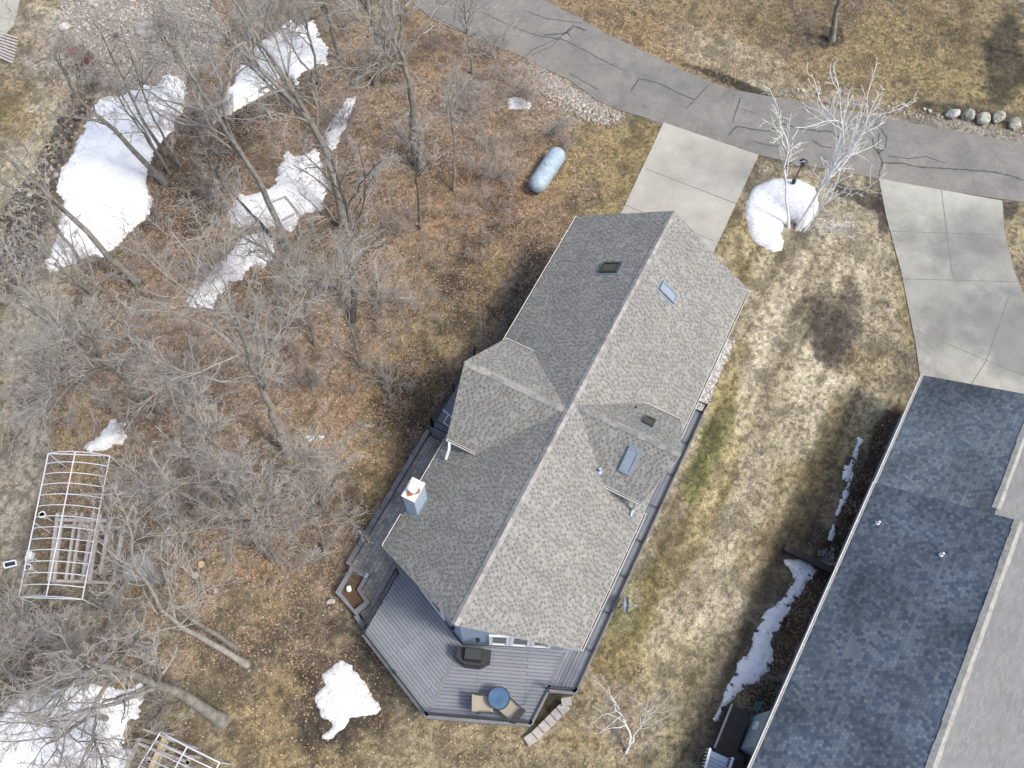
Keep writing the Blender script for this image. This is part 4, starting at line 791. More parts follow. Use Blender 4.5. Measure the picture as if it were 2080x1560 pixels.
# utility lids and small yard things
b = G(300, 60, 0); o = thing('tank_cover', 'round grey concrete cover on the pebbles', 'cover', b); mb = MB(); mb.lathe(b, [(.72, 0), (.72, .1), (.66, .14), (.02, .15)], 28); obj('lid', mb, MT['cap2'], o)
b = G(313, 84, 0); rock('stone', b + (0, 0, .08), .32, .2, .14, .4, MT['rock_grey'], 'grey stone touching the round concrete cover', 'stone', seed=7)
b = G(236, 76, 0); o = thing('garden_light', 'small dark green garden spotlight on the pebbles', 'light', b); mb = MB(); mb.lathe(b + (0, 0, .14), [(.06, 0), (.13, .05), (.15, .2), (.10, .2), (.08, .1)], 12, (.6, -.5, .6)); obj('shade', mb, MT['black'], o); mb = MB(); mb.tube([b, b + (0, 0, .2)], .025, 6); obj('stake', mb, MT['black'], o)
for k, (x, y, r_, m_, l_) in enumerate(((412, 1149, .16, 'orange', 'fresh orange sawn log end in the leaf litter'), (400, 1172, .16, 'cap2', 'old grey sawn stump in the leaf litter'))):
    b = G(x, y, 0); o = thing('stump', l_, 'stump', b); mb = MB(); mb.tube([b - (0, 0, .05), b + (0, 0, .25)], r_, 14); obj('bark', mb, MT['bark'], o); mb = MB(); mb.tube([b + (0, 0, .252), b + (0, 0, .262)], r_ * .96, 14); obj('cut_face', mb, MT[m_], o)
# solar panel
a0, a1, a2, a3 = G(7, 1143, .45), G(31, 1138, .45), G(34, 1148, .3), G(10, 1154, .3)
o = thing('solar_panel', 'small dark solar panel in a white frame on the ground', 'solar panel', G(20, 1148, 0)); mb = MB(); mb.face([a0, a1, a2, a3]); obj('cells', mb, MT['panel'], o); mb = MB()
for p, q in ((a0, a1), (a1, a2), (a2, a3), (a3, a0)): mb.bar(p, q, .05, .05)
for p in (a0, a1): mb.bar(p, (p[0], p[1], 0), .03, .03, up=(1, 0, 0))
obj('frame', mb, MT['white'], o)
# propane tank
ta, tbb = G(1093, 373, .62), G(1130, 317, .62); dd = (tbb - ta); L = np.linalg.norm(dd); dd /= L; tr = .52
tk = thing('propane_tank', 'long rounded pale blue propane tank among the leaves', 'propane tank', (ta + tbb) / 2 * np.array([1, 1, 0]))
prof = [(.02, -tr * .95)] + [(tr * math.sin(t), -tr * .95 * math.cos(t)) for t in np.linspace(.25, math.pi / 2, 6)] + [(tr * math.cos(t), L + tr * .95 * math.sin(t)) for t in np.linspace(0, 1.35, 6)] + [(.02, L + tr * .95)]
mb = MB(); mb.lathe(ta, prof, 28, dd); obj('body', mb, MT['tank'], tk, smooth=True)
mb = MB(); mb.lathe((ta + tbb) / 2 + (0, 0, tr - .04), [(.2, 0), (.2, .05), (.15, .09), (.02, .1)], 16); obj('valve_dome', mb, MT['tank'], tk)
for p in (ta + dd * .2, tbb - dd * .2): mb = MB(); mb.obox(p * np.array([1, 1, 0]) + (0, 0, .1), dd * .08, np.cross(dd, (0, 0, 1)) * .3, (0, 0, .16)); obj('leg', mb, MT['tank'], tk)
# lamp post at the birches
lb = G(1608, 378, 0); o = thing('lamp_post', 'black garden lamp post in the snow between the birches', 'lamp', lb); mb = MB(); mb.lathe(lb, [(.12, .3), (.12, .5), (.05, .56), (.035, .6), (.035, 1.8)], 10); obj('post', mb, MT['black'], o)
mb = MB(); mb.lathe(lb + (0, 0, 1.8), [(.05, 0), (.16, .05), (.19, .28), (.24, .3), (.06, .42), (.02, .47)], 6); obj('lantern', mb, MT['black'], o)

# hoop frames and lumber frame
def pipe_frame(A, B, Cc, Dd, z, n_, rise, label, ends=True, zig=False, cat='frame'):
    A, B, Cc, Dd = [G(*p, z) for p in (A, B, Cc, Dd)]   # A,B top end left/right ; Dd,Cc bottom end left/right
    o = thing('hoop_frame', label, cat, (A + B + Cc + Dd) / 4 * np.array([1, 1, 0]), 'white pipe hoop frames'); mb = MB(); r_ = .03
    mb.tube([A, Dd], r_, 6); mb.tube([B, Cc], r_, 6); mA = (A + B) / 2 + (0, 0, rise); mD = (Dd + Cc) / 2 + (0, 0, rise); mb.tube([mA, mD], r_, 6)
    mb.tube([A, B], r_, 6); mb.tube([Dd, Cc], r_, 6); obj('rail', mb, MT['pipe'], o)
    for k in range(n_ + 1):
        t_ = k / n_; a = A + (Dd - A) * t_; b_ = B + (Cc - B) * t_; mb = MB()
        mb.tube([a + (b_ - a) * s + (0, 0, rise * (1 - (2 * s - 1) ** 2)) for s in np.linspace(0, 1, 9)], .022, 6); obj('hoop', mb, MT['pipe'], o)
    for p in (A, B, Cc, Dd, (A + Dd) / 2, (B + Cc) / 2):
        mb = MB(); mb.tube([p, (p[0], p[1], 0)], .028, 6); obj('post', mb, MT['pipe'], o)
    return o
pipe_frame((98, 921), (223, 926), (167, 1217), (38, 1213), 1.9, 13, .4, 'long white pipe hoop frame standing at the left edge of the woods')
def lumber(label, beams, posts, mats_, loc):
    o = thing('timber_frame', label, 'frame', loc)
    for (x0, y0, x1, y1, z, w_, m_) in beams: mb = MB(); mb.bar(G(x0, y0, z), G(x1, y1, z), w_, .09); obj('beam', mb, MT[m_], o)
    for (x, y, z) in posts: p = G(x, y, z); mb = MB(); mb.bar(p, (p[0], p[1], 0), .1, .1, up=(1, 0, 0)); obj('post', mb, MT['lumber'], o)
lumber('weathered grey timber trellis with parallel beams partly under the hoop frame', [(118, 1042, 100, 1180, 1.3, .16, 'lumber'), (128, 1042, 110, 1180, 1.3, .13, 'lumber'), (155, 1042, 134, 1178, 1.31, .12, 'lumber'), (167, 1042, 146, 1178, 1.31, .12, 'lumber'), (191, 1042, 168, 1178, 1.3, .16, 'lumber'), (203, 1044, 182, 1180, 1.3, .16, 'lumber'),
        (112, 1056, 222, 1058, 1.4, .14, 'lumber'), (130, 1068, 248, 1072, 1.2, .12, 'lumber'), (105, 1180, 230, 1184, 1.2, .12, 'lumber'), (222, 1056, 204, 1166, 1.4, .14, 'lumber'), (248, 1074, 230, 1184, 1.2, .1, 'lumber')], [(118, 1048, 1.3), (222, 1058, 1.4), (248, 1074, 1.2), (230, 1184, 1.2), (105, 1180, 1.2), (203, 1050, 1.3)], None, G(180, 1130, 0) * np.array([1, 1, 0]))
for (x, y, l_) in ((88, 1047, 'white flower pot hanging near the hoop frame rail'), (60, 1130, 'white slatted box on the left rail of the hoop frame'), (59, 1153, 'white bucket against the left rail of the hoop frame')):
    c = G(x, y, 1.0); mb = MB(); mb.lathe(c, [(.10, -.2), (.14, .1), (.16, .1), (.16, .14), (.11, .14), (.1, .06)], 10) if y != 1130 else [mb.obox(c + (k * .07 - .1, 0, 0), (.02, 0, 0), (0, .2, 0), (0, 0, .12)) for k in range(4)]
    if y == 1130: mb.obox(c + (0, .19, 0), (.13, 0, 0), (0, .02, 0), (0, 0, .12)); mb.obox(c - (0, .19, 0), (.13, 0, 0), (0, .02, 0), (0, 0, .12))
    mb.bar(c - (0, 0, .2), (c[0], c[1], 0), .04, .04, up=(1, 0, 0)); tag(obj('planter_pot' if y != 1130 else 'crate', mb, MT['white'], loc=(c[0], c[1], 0)), l_, 'pot' if y != 1130 else 'crate')
pipe_frame((326, 1487), (446, 1549), (400, 1640), (262, 1590), 1.7, 6, .35, 'white pipe hoop frame cut off by the bottom edge')
lumber('timber frame with a yellow new beam at the bottom edge', [(335, 1500, 296, 1585, 1.2, .22, 'newwood'), (341, 1506, 310, 1580, 1.25, .08, 'lumber'), (284, 1500, 250, 1575, 1.1, .15, 'lumber'), (280, 1510, 385, 1550, 1.3, .11, 'lumber'), (386, 1534, 372, 1580, 1.3, .14, 'lumber'), (316, 1508, 395, 1540, 1.1, .12, 'lumber'), (290, 1481, 400, 1520, 1.4, .07, 'lumber')],
       [(284, 1502, 1.1), (386, 1536, 1.3), (335, 1502, 1.2)], None, G(335, 1540, 0) * np.array([1, 1, 0]))
o = thing('wooden_bench_frame', 'thin grey timber corner frame lying on the mid woods snow', 'frame', G(590, 430, 0)); mb = MB()
for a, b in (((553, 410), (580, 399)), ((580, 399), (613, 440)), ((573, 447), (598, 434))): mb.bar(G(*a, .28), G(*b, .28), .08, .06)
obj('beam', mb, MT['lumber'], o)

# ------------------------------------------------------------------ neighbour house
nb = thing('house', 'large neighbouring house with dark blue shingles and pale ridge', 'house', NW(5, -12))
rf = MB(); EZN = 3.2
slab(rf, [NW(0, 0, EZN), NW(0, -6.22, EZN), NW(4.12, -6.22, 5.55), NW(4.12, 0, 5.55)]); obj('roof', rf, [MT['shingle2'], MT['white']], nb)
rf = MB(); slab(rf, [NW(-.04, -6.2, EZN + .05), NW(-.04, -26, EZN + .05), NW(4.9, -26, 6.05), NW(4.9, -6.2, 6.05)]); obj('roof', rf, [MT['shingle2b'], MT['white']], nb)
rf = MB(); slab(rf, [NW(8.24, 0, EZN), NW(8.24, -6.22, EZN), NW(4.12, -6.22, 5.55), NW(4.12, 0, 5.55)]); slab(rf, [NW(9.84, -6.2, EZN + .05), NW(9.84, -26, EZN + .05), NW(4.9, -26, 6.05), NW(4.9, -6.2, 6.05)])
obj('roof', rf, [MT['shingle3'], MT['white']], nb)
cp = MB(); caps(cp, NW(4.12, -.0, 5.56), NW(4.12, -6.2, 5.56), .17, .57, .42); obj('ridge_cap', cp, [MT['cap2'], MT['cap'], MT['capb']], nb); cp = MB(); caps(cp, NW(4.9, -6.2, 6.06), NW(4.9, -26, 6.06), .19, .57, .42); obj('ridge_cap', cp, [MT['cap2'], MT['cap'], MT['capb']], nb)
gutter(NW(-.01, 0, EZN - .02), NW(-.01, -6.2, EZN - .02), nb, -E2, .1, ('cream', 'cream')); gutter(NW(-.05, -6.2, EZN + .03), NW(-.05, -26, EZN + .03), nb, -E2, .1, ('cream', 'cream'))
wl = MB(); wallquad(wl, NW(.45, -.4), NW(.45, -26), -.1, 3.2); wallquad(wl, NW(.45, -.4), NW(4.12, -.4), -.1, 3.2, 5.35); wallquad(wl, NW(4.12, -.4), NW(7.8, -.4), -.1, 5.35, 3.2); wallquad(wl, NW(7.8, -.4), NW(7.8, -6.2), -.1, 3.2); wallquad(wl, NW(9.4, -6.2), NW(9.4, -26), -.1, 3.2)
wallquad(wl, NW(4.12, -6.25), NW(4.9, -6.25), 3, 5.4, 5.9); wallquad(wl, NW(4.9, -6.25), NW(9.4, -6.25), 0, 5.85, 3.3)
# bump out
bp = [G(1526, 1455, 0), G(1497, 1523, 0)]; be = bp[1] - bp[0]; be /= np.linalg.norm(be); bl = float(np.linalg.norm(bp[1] - bp[0])); ninn = E2
wallquad(wl, bp[0], bp[1], -.1, 2.75); wallquad(wl, bp[0], bp[0] + ninn * 2.2, -.1, 2.75); wallquad(wl, bp[1], bp[1] + ninn * 2.2, -.1, 2.75)
wl.face([bp[0] + (0, 0, 2.75), bp[1] + (0, 0, 2.75), bp[1] + ninn * 2.0 + (0, 0, 3.0), bp[0] + ninn * 2.0 + (0, 0, 3.0)])
obj('wall', wl, MT['siding2'], nb)
def nproj(x, y):   # distance along the neighbour wall of a pixel at wall height
    p = G(x, y, 1.4) - NO; return float(p @ E1)
for (x0, y0, x1, y1) in ((1683, 1179, 1676, 1197), (1674, 1202, 1665, 1222), (1608, 1365, 1598, 1385), (1588, 1405, 1573, 1432)):
    window(nb, NW(.43, nproj(x0, y0)), NW(.43, nproj(x1, y1)), 1.0, 2.5, -E2, fw=.055, mull=0)
window(nb, bp[0] + be * .3 * bl - ninn * .01, bp[0] + be * .3 * bl - ninn * .01 + be * .25, 1.5, 1.85, -E2, mat='bronze' if False else 'glass', fw=.03)
for (x, y) in ((1783, 1063), (1912, 1127)):
    nzz = G(x, y, 4.0); 
    for _ in range(6): mm = (nzz - NO) @ E2; zz = EZN + .05 + (mm + .04) * 2.95 / 4.94; nzz = G(x, y, float(zz))
    mb = MB(); mb.tube([nzz - (0, 0, .1), nzz + (0, 0, .24)], .04, 10); mb.lathe(nzz, [(.09, -.05), (.08, .02), (.04, .08)], 12); obj('vent_pipe', mb, MT['white'], nb)
nd = thing('deck', 'small dark stained landing beside the neighbouring house wall', 'deck', G(1475, 1480, 0)); mb = MB()
mb.prism([G(*p, .7) for p in ((1487, 1430), (1524, 1448), (1498, 1525), (1512, 1540), (1500, 1600), (1440, 1600), (1452, 1520))], -.75); obj('platform', mb, MT['darkwood'], nd)
mb = MB(); a = G(1487, 1430, .75); b = G(1451, 1519, .75); mb.bar(a, b, .08, .08); obj('edge_board', mb, MT['lumber'], nd)
o = thing('stairs', 'white railed wooden stairs at the bottom edge by the dark landing', 'stairs', G(1460, 1550, 0)); mb = MB()
for k in range(7): mb.bar(G(1443 - k * 2.2, 1530 + k * 7.5, 1.15 - k * .12), G(1478 - k * 2.2, 1546 + k * 7.5, 1.15 - k * .12), .22, .04)
obj('tread', mb, MT['chim'], o)
for (x0, y0, x1, y1) in ((1443, 1520, 1428, 1575), (1489, 1539, 1472, 1590)):
    mb = MB(); A = G(x0, y0, 1.5); B = G(x1, y1, 1.0); mb.bar(A, B, .09, .07)
    for k in range(9): p = A + (B - A) * k / 8; mb.bar(p, p - np.array([0, 0, .75]), .035, .035, up=(1, 0, 0))
    obj('railing', mb, MT['white'], o)
o = thing('garden_hose', 'coiled green garden hose against the neighbouring wall', 'hose', G(1541, 1437, 0)); mb = MB(); hc = G(1541, 1436, .6)
for k in range(3): mb.tube([hc + (0, 0, -.1 * k) + .24 * (1 - .12 * k) * (math.cos(a) * E1 + math.sin(a) * np.array([0, 0, 1]) * .9) - E2 * (.05 * k) for a in np.linspace(0, 6.28, 22)], .018, 6, False)
mb.bar(hc, hc - np.array([0, 0, .6]), .03, .03, up=(1, 0, 0)); obj('coil', mb, MT['hose'], o)
o = thing('retaining_wall', 'low dark timber retaining wall ending at the neighbouring house', 'wall', G(1640, 1140, 0)); mb = MB()
mb.bar(G(1594, 1113, .25), G(1692, 1160, .25), .16, .55); mb.bar(G(1594, 1113, .56), G(1692, 1160, .56), .22, .05); obj('timber', mb, MT['darkwood'], o)

# ------------------------------------------------------------------ trees
def unit(a): return a / (np.linalg.norm(a, axis=-1, keepdims=True) + 1e-9)
def tubes(Pn, Rn, k):            # (B,n,3), (B,n) -> verts, faces
    B, n_, _ = Pn.shape; T = unit(np.gradient(Pn, axis=1)); ref = np.where(np.abs(T[:, :1, 2:]) < .9, np.array([0, 0, 1.]), np.array([1., 0, 0]))
    a = unit(np.cross(T, np.broadcast_to(ref, T.shape))); b = np.cross(T, a); th = np.arange(k) * 2 * np.pi / k
    Vv = Pn[:, :, None] + Rn[:, :, None, None] * (np.cos(th)[:, None] * a[:, :, None] + np.sin(th)[:, None] * b[:, :, None])
    idx = np.arange(B * n_ * k).reshape(B, n_, k); nx_ = np.roll(idx, -1, 2)
    Ff = np.stack([idx[:, :-1], nx_[:, :-1], nx_[:, 1:], idx[:, 1:]], -1).reshape(-1, 4)
    return Vv.reshape(-1, 3), Ff
def children(r, Pn, Rn, per, t0, t1, lf, ang, npt, up, wob, rf, rmin, droop=0):
    B, n_, _ = Pn.shape; L = np.linalg.norm(np.diff(Pn, axis=1), axis=-1).sum(1); t = t0 + (t1 - t0) * (np.arange(per)[None] + r.random((B, per))) / per
    f = t * (n_ - 1); i0 = np.clip(f.astype(int), 0, n_ - 2); fr = (f - i0)[..., None]; bi = np.arange(B)[:, None]
    p0 = Pn[bi, i0] * (1 - fr) + Pn[bi, i0 + 1] * fr; tg = unit(Pn[bi, i0 + 1] - Pn[bi, i0]); rad = Rn[bi, i0] * (1 - fr[..., 0]) + Rn[bi, i0 + 1] * fr[..., 0]
    rv = r.normal(size=tg.shape); pr = unit(rv - (rv * tg).sum(-1, keepdims=True) * tg); an = ang * r.uniform(.6, 1.3, t.shape)[..., None]
    d = unit(np.cos(an) * tg + np.sin(an) * pr + np.array([0, 0, up])); ln = L[:, None] * lf * r.uniform(.5, 1.2, t.shape) * (1.15 - .55 * t)
    d = d.reshape(-1, 3); p0 = p0.reshape(-1, 3); ln = ln.reshape(-1); rad = rad.reshape(-1)
    st_ = np.cumsum(r.normal(0, wob, (len(d), npt - 1, 3)), 1); dirs = unit(d[:, None] + st_ + np.array([0, 0, -droop]) * np.linspace(0, 1, npt - 1)[None, :, None])
    pts = np.concatenate([p0[:, None], p0[:, None] + np.cumsum(dirs * (ln / (npt - 1))[:, None, None], 1)], 1)
    ra = np.minimum(rad * rf, rad)[:, None] * np.linspace(1, .35, npt)[None]; return pts, np.maximum(ra, rmin)
def make_tree(label, stems, seed, r0=.15, n1=10, n2=7, n3=6, n4=6, L1=.55, L2=.5, L3=.45, L4=.5, up=.18, t0=.45, bark='bark', twig='twig', cat='tree', group='bare trees in the woods', name='tree', rt=.007, ang=.75, ground=True, ext=1.0):
    # stems: list of [(px,py,z),...] first point at the ground; extended upwards beyond the last point
    r = np.random.default_rng(seed); S = []; 
    for s in stems:
        p = np.array([G(*q) for q in s]); e = p[-1] + (p[-1] - p[-2]) / np.linalg.norm(p[-1] - p[-2]) * ext + np.array([0, 0, .5 * ext]); p = np.vstack([p, e])
        cum = np.concatenate([[0], np.cumsum(np.linalg.norm(np.diff(p, axis=0), axis=1))]); tt = np.linspace(0, cum[-1], 12)
        q = np.stack([np.interp(tt, cum, p[:, i]) for i in range(3)], 1); q[1:-1] = (q[:-2] + 2 * q[1:-1] + q[2:]) / 4; q[2:-1] += r.normal(0, .035, q[2:-1].shape); q[0, 2] = -.1; S.append(q)
    Sn = np.array(S); rr = np.linspace(1, .28, 12); rr[0] = 1.35; Rn = np.tile(r0 * rr, (len(S), 1)) * np.array([1] + [.72] * (len(S) - 1))[:, None]
    base = np.array([Sn[0, 0, 0], Sn[0, 0, 1], 0]); t = thing(name, label, cat, base, group)
    P1, R1 = children(r, Sn, Rn, n1, t0, 1, L1, ang, 9, up, .16, .55, rt * 1.6)
    V0, F0 = tubes(Sn, Rn, 9); V1, F1 = tubes(P1, R1, 6)
    fast('trunk', np.vstack([V0, V1]), np.vstack([F0, F1 + len(V0)]), MT[bark], t, smooth=True)
    P2, R2 = children(r, P1, R1, n2, .2, 1, L2, .7, 7, up * .8, .2, .6, rt * 1.3); P3, R3 = children(r, P2, R2, n3, .15, 1, L3, .7, 5, up * .6, .22, .65, rt)
    Vs, Fs = [], []; o_ = 0
    lv = [(P2, R2, 4), (P3, R3, 3)]
    if n4: P4, R4 = children(r, P3, R3, n4, .1, 1, L4, .7, 3, up * .4, .22, .7, rt * .75); lv.append((P4, R4, 3))
    for Pn, Rn2, k in lv: v, f = tubes(Pn, Rn2, k); Vs.append(v); Fs.append(f + o_); o_ += len(v)
    fast('crown', np.vstack(Vs), np.vstack(Fs), MT[twig], t); return t
TR = [
 ('tall leaning tree whose trunk crosses the middle of the largest snow field', [[(335, 372, 0), (290, 325, 1.6), (220, 255, 4.0), (165, 210, 5.6), (140, 165, 6.8)], ], dict(r0=.17, n1=8, n2=6, n4=4)),
 ('leaning tree whose trunk crosses the lower end of the largest snow field', [[(278, 572, 0), (210, 510, 2.2), (140, 435, 4.6), (75, 370, 6.4), (0, 312, 8)]], dict(r0=.18, n1=8, n2=5, n4=4)),
 ('slender tree at the bottom tip of the largest snow field', [[(172, 545, 0), (120, 468, 2.4), (70, 412, 4), (10, 375, 5.6)]], dict(r0=.11, n1=7, n2=5, n4=4)),
 ('many stemmed clump rising behind the top of the largest snow field', [[(335, 312, 0), (300, 262, 1.9), (268, 200, 4), (225, 110, 6.5)], [(364, 334, 0), (318, 255, 2.6), (290, 190, 4.6), (265, 110, 6.6)], [(345, 352, 0), (290, 262, 2.8), (250, 200, 4.6)], [(340, 345, 0), (305, 290, 1.8), (262, 230, 3.6)]], dict(r0=.11, n1=7, n2=6)),
 ('long grey trunk crossing the lumpy woodland snow patch', [[(588, 508, 0), (539, 397, 3.4), (515, 347, 4.8), (471, 286, 6.6), (421, 202, 8.2), (385, 150, 9.2)]], dict(r0=.19, n1=11)),
 ('short dark wet trunk curving over the lumpy snow patch', [[(552, 478, 0), (505, 430, 1.2), (480, 403, 1.9), (450, 365, 2.9)]], dict(r0=.10, n1=5, n2=4, bark='bark3')),
 ('thick forked tree leaning over the long upper snow patch', [[(702, 468, 0), (676, 353, 3.2), (660, 286, 5), (633, 252, 6), (592, 198, 7.2), (555, 165, 8), (500, 118, 9)], [(700, 465, 0), (678, 353, 3.2), (645, 268, 5.6), (600, 190, 7.3), (552, 111, 9), (505, 50, 10.2)]], dict(r0=.24, n1=10)),
 ('twisted dark tree below the thick forked tree', [[(715, 650, 0), (722, 600, 1.2), (705, 520, 3.3), (712, 450, 5), (690, 380, 6.6)]], dict(r0=.17, n1=10, bark='bark3')),
 ('thick upright trunk with mossy forking limbs left of the lane', [[(857, 345, 0), (838, 236, 3.6), (831, 151, 6.2), (812, 111, 7.6)]], dict(r0=.27, n1=13, n2=8, L1=.75, up=.1, t0=.7)),
 ('thin straight tree left of the propane tank', [[(922, 388, 0), (923, 340, 1.5), (924, 286, 3.2), (915, 220, 5)]], dict(r0=.09, n1=10, n2=6)),
 ('thin dark sapling trunk below the thick upright trunk', [[(852, 465, 0), (850, 410, 1.6), (845, 353, 3.3), (838, 300, 4.8)]], dict(r0=.07, n1=9, n2=6, bark='bark3')),
 ('dark trunk at the top edge beside the mossy limbs', [[(762, 172, 0), (772, 110, 2.2), (758, 50, 4.2), (742, -10, 6)]], dict(r0=.16, n1=11)),
 ('bowed tree arching left from the dark twisted trunk', [[(700, 585, 0), (650, 572, 1.2), (606, 562, 2.2), (570, 530, 3.2), (538, 500, 4.2), (480, 480, 5.5)]], dict(r0=.12, n1=9)),
 ('tall bent tree with a fork standing right of the woods centre', [[(584, 918, 0), (552, 840, 3.4), (525, 772, 6), (502, 708, 8), (482, 650, 9.5)], [(584, 918, 0), (552, 840, 3.4), (525, 772, 6), (498, 705, 8), (444, 671, 9.3), (400, 658, 10.2)]], dict(r0=.20, n1=9, bark='bark2')),
 ('broad tree spreading feathery branches toward the left edge', [[(325, 836, 0), (279, 789, 2.6), (236, 756, 4.4), (209, 729, 5.6), (160, 712, 7)], [(325, 836, 0), (275, 785, 2.6), (225, 740, 5), (190, 752, 6.2), (120, 790, 7.6)]], dict(r0=.17, n1=12, L1=.7, n2=8)),
 ('slanting tree above the broad feathery tree', [[(298, 712, 0), (236, 645, 3), (202, 607, 4.6), (151, 570, 6.4)]], dict(r0=.13, n1=12)),
 ('dense bushy crowned tree in the middle of the lower woods', [[(554, 1136, 0), (505, 1079, 3.2), (481, 1040, 5), (455, 1000, 6.6)], [(562, 1140, 0), (540, 1075, 3), (512, 1020, 5.4)]], dict(r0=.13, n1=14, n2=9, n3=7, L1=.7, t0=.4)),
 ('straight tree behind the dense bushy crown', [[(488, 1020, 0), (458, 960, 2.8), (434, 917, 4.8), (405, 870, 6.5)]], dict(r0=.12, n1=13, n2=8, L1=.65)),
 ('pale barked tree leaning over the grey boulder', [[(500, 1349, 0), (421, 1301, 2.8), (337, 1254, 5.6), (310, 1213, 7), (293, 1176, 8.2)]], dict(r0=.15, n1=8, bark='bark2', L1=.5, n2=5, n4=4)),
 ('leaning tree just above the pale barked tree', [[(479, 1316, 0), (397, 1264, 2.9), (350, 1225, 4.6), (300, 1180, 6.4)]], dict(r0=.12, n1=7, n2=5, n4=4)),
 ('stout leaning trunk near the bottom left snow', [[(452, 1464, 0), (400, 1432, 2.0), (353, 1402, 3.8), (269, 1371, 6.6), (200, 1350, 8.6)]], dict(r0=.26, n1=13, n2=8, L1=.6)),
 ('spreading tree whose branches fan over the bottom left snow', [[(222, 1462, 0), (190, 1450, 1.2), (150, 1476, 2.4), (118, 1500, 3.6)], [(222, 1462, 0), (195, 1452, 1.2), (190, 1500, 2.2), (210, 1545, 3)]], dict(r0=.12, n1=13, n2=7, L1=1.0, up=0, ext=.6)),
 ('bushy tree at the lower left above the snow field', [[(175, 1400, 0), (140, 1350, 2.4), (110, 1310, 4.2)]], dict(r0=.12, n1=14, n2=9, n3=7, L1=.85)),
 ('greyish tree at the far left above the bottom snow', [[(60, 1420, 0), (30, 1380, 2.2), (-10, 1340, 4.2)]], dict(r0=.11, n1=11, n2=8, L1=.8)),
 ('tree with a bare trunk at the top edge of the lawn', [[(1690, 80, 0), (1697, 38, 1.6), (1706, -10, 3.5), (1712, -60, 5.4)]], dict(r0=.2, n1=8, group='trees at the lawn edge')),
 ('bare tree reaching in from the top right corner', [[(2110, 120, 0), (2108, 60, 2), (2106, 0, 4)]], dict(r0=.15, n1=12, n2=8, L1=.75, group='trees at the lawn edge', twig='bark2')),
 ('twiggy tree in the upper left clearing', [[(470, 90, 0), (430, 40, 2), (395, -10, 4)]], dict(r0=.11, n1=13, n2=8, L1=.75)),
 ('forked young tree beyond the thick forked trunks at the top', [[(650, 170, 0), (638, 110, 2.2), (622, 50, 4.4)], [(650, 170, 0), (600, 110, 2.6), (570, 60, 4.4)]], dict(r0=.10, n1=11, n2=8)),
 ('grey tree right of the bent forked tree', [[(735, 745, 0), (720, 690, 2), (700, 640, 4), (690, 600, 5.4)]], dict(r0=.1, n1=14, n2=8, L1=.85)),
 ('hazy crowned tree left of the mossy limbs at the top', [[(690, 120, 0), (672, 60, 2.2), (655, 0, 4.4)]], dict(r0=.11, n1=13, n2=8, L1=.8)),
 ('feathery tree right of the round concrete cover', [[(420, 215, 0), (385, 160, 2.4), (345, 95, 4.8)]], dict(r0=.09, n1=12, n2=8, L1=.8)),
 ('slender tree in the brush between the snow patches', [[(450, 400, 0), (430, 340, 2.2), (405, 280, 4.4)]], dict(r0=.08, n1=12, n2=8, L1=.8)),
 ('twiggy tree right of the narrow snow strip', [[(640, 700, 0), (625, 640, 2.2), (600, 580, 4.4)]], dict(r0=.09, n1=12, n2=8, L1=.8)),
 ('young tree at the left of the dense bushy crown', [[(400, 1130, 0), (370, 1080, 2.2), (330, 1030, 4.2)]], dict(r0=.08, n1=12, n2=8, L1=.8)),
 ('pale twiggy tree at the right edge of the woods below the patio', [[(660, 1120, 0), (645, 1060, 2), (625, 1000, 4)]], dict(r0=.08, n1=12, n2=8, L1=.8)),
 ('slim tree between the lane and the thick upright trunk', [[(960, 150, 0), (955, 100, 1.7), (945, 40, 4)]], dict(r0=.09, n1=12, n2=7, L1=.8)),
]
for k, (lab, stems, kw) in enumerate(TR): make_tree(lab, stems, 100 + k, **kw)
# birches
BT = dict(bark='birch', twig='birch', group='white birches', up=.12, rt=.009, n3=3, n4=0, L2=.42, L3=.4, name='birch_tree', cat='birch', ang=.6)
make_tree('left white birch rising out of the kidney shaped snow mound', [[(1603, 462, 0), (1600, 420, 1.3), (1595, 365, 3.0), (1600, 320, 4.4), (1602, 285, 5.6), (1586, 258, 6.2)]], 301, **dict(BT, r0=.075, n1=10, n2=4, L1=.4, t0=.35, ext=.5))
make_tree('right white birch sweeping over the lane', [[(1618, 466, 0), (1650, 410, 1.6), (1690, 345, 3.6), (1720, 315, 4.6), (1750, 280, 5.8), (1765, 235, 7)], [(1625, 468, 0), (1652, 408, 1.6), (1690, 342, 3.6), (1714, 300, 4.8), (1713, 250, 6.2), (1706, 205, 7.6)]], 302, **dict(BT, r0=.095, n1=14, n2=4, L1=.44, t0=.25, ext=.5))
make_tree('low many branched white birch at the right of the snow mound', [[(1632, 470, 0), (1655, 440, .9), (1668, 415, 1.6), (1680, 395, 2.2)], [(1632, 470, 0), (1662, 455, .8), (1700, 470, 1.2)]], 303, **dict(BT, r0=.05, n1=11, n2=4, L1=.8, t0=.2, up=0, ext=.3))
make_tree('small bare sapling with pale trunk on the lawn below the deck', [[(1271, 1530, 0), (1285, 1500, .8), (1262, 1455, 2), (1245, 1425, 2.8)], [(1271, 1530, 0), (1290, 1490, 1.1), (1315, 1450, 2.2)]], 304, r0=.055, n1=12, n2=6, n3=4, n4=3, L1=.55, bark='birch', twig='redtwig', group='white birches', cat='birch', name='birch_tree', ext=.4, rt=.004, up=0)
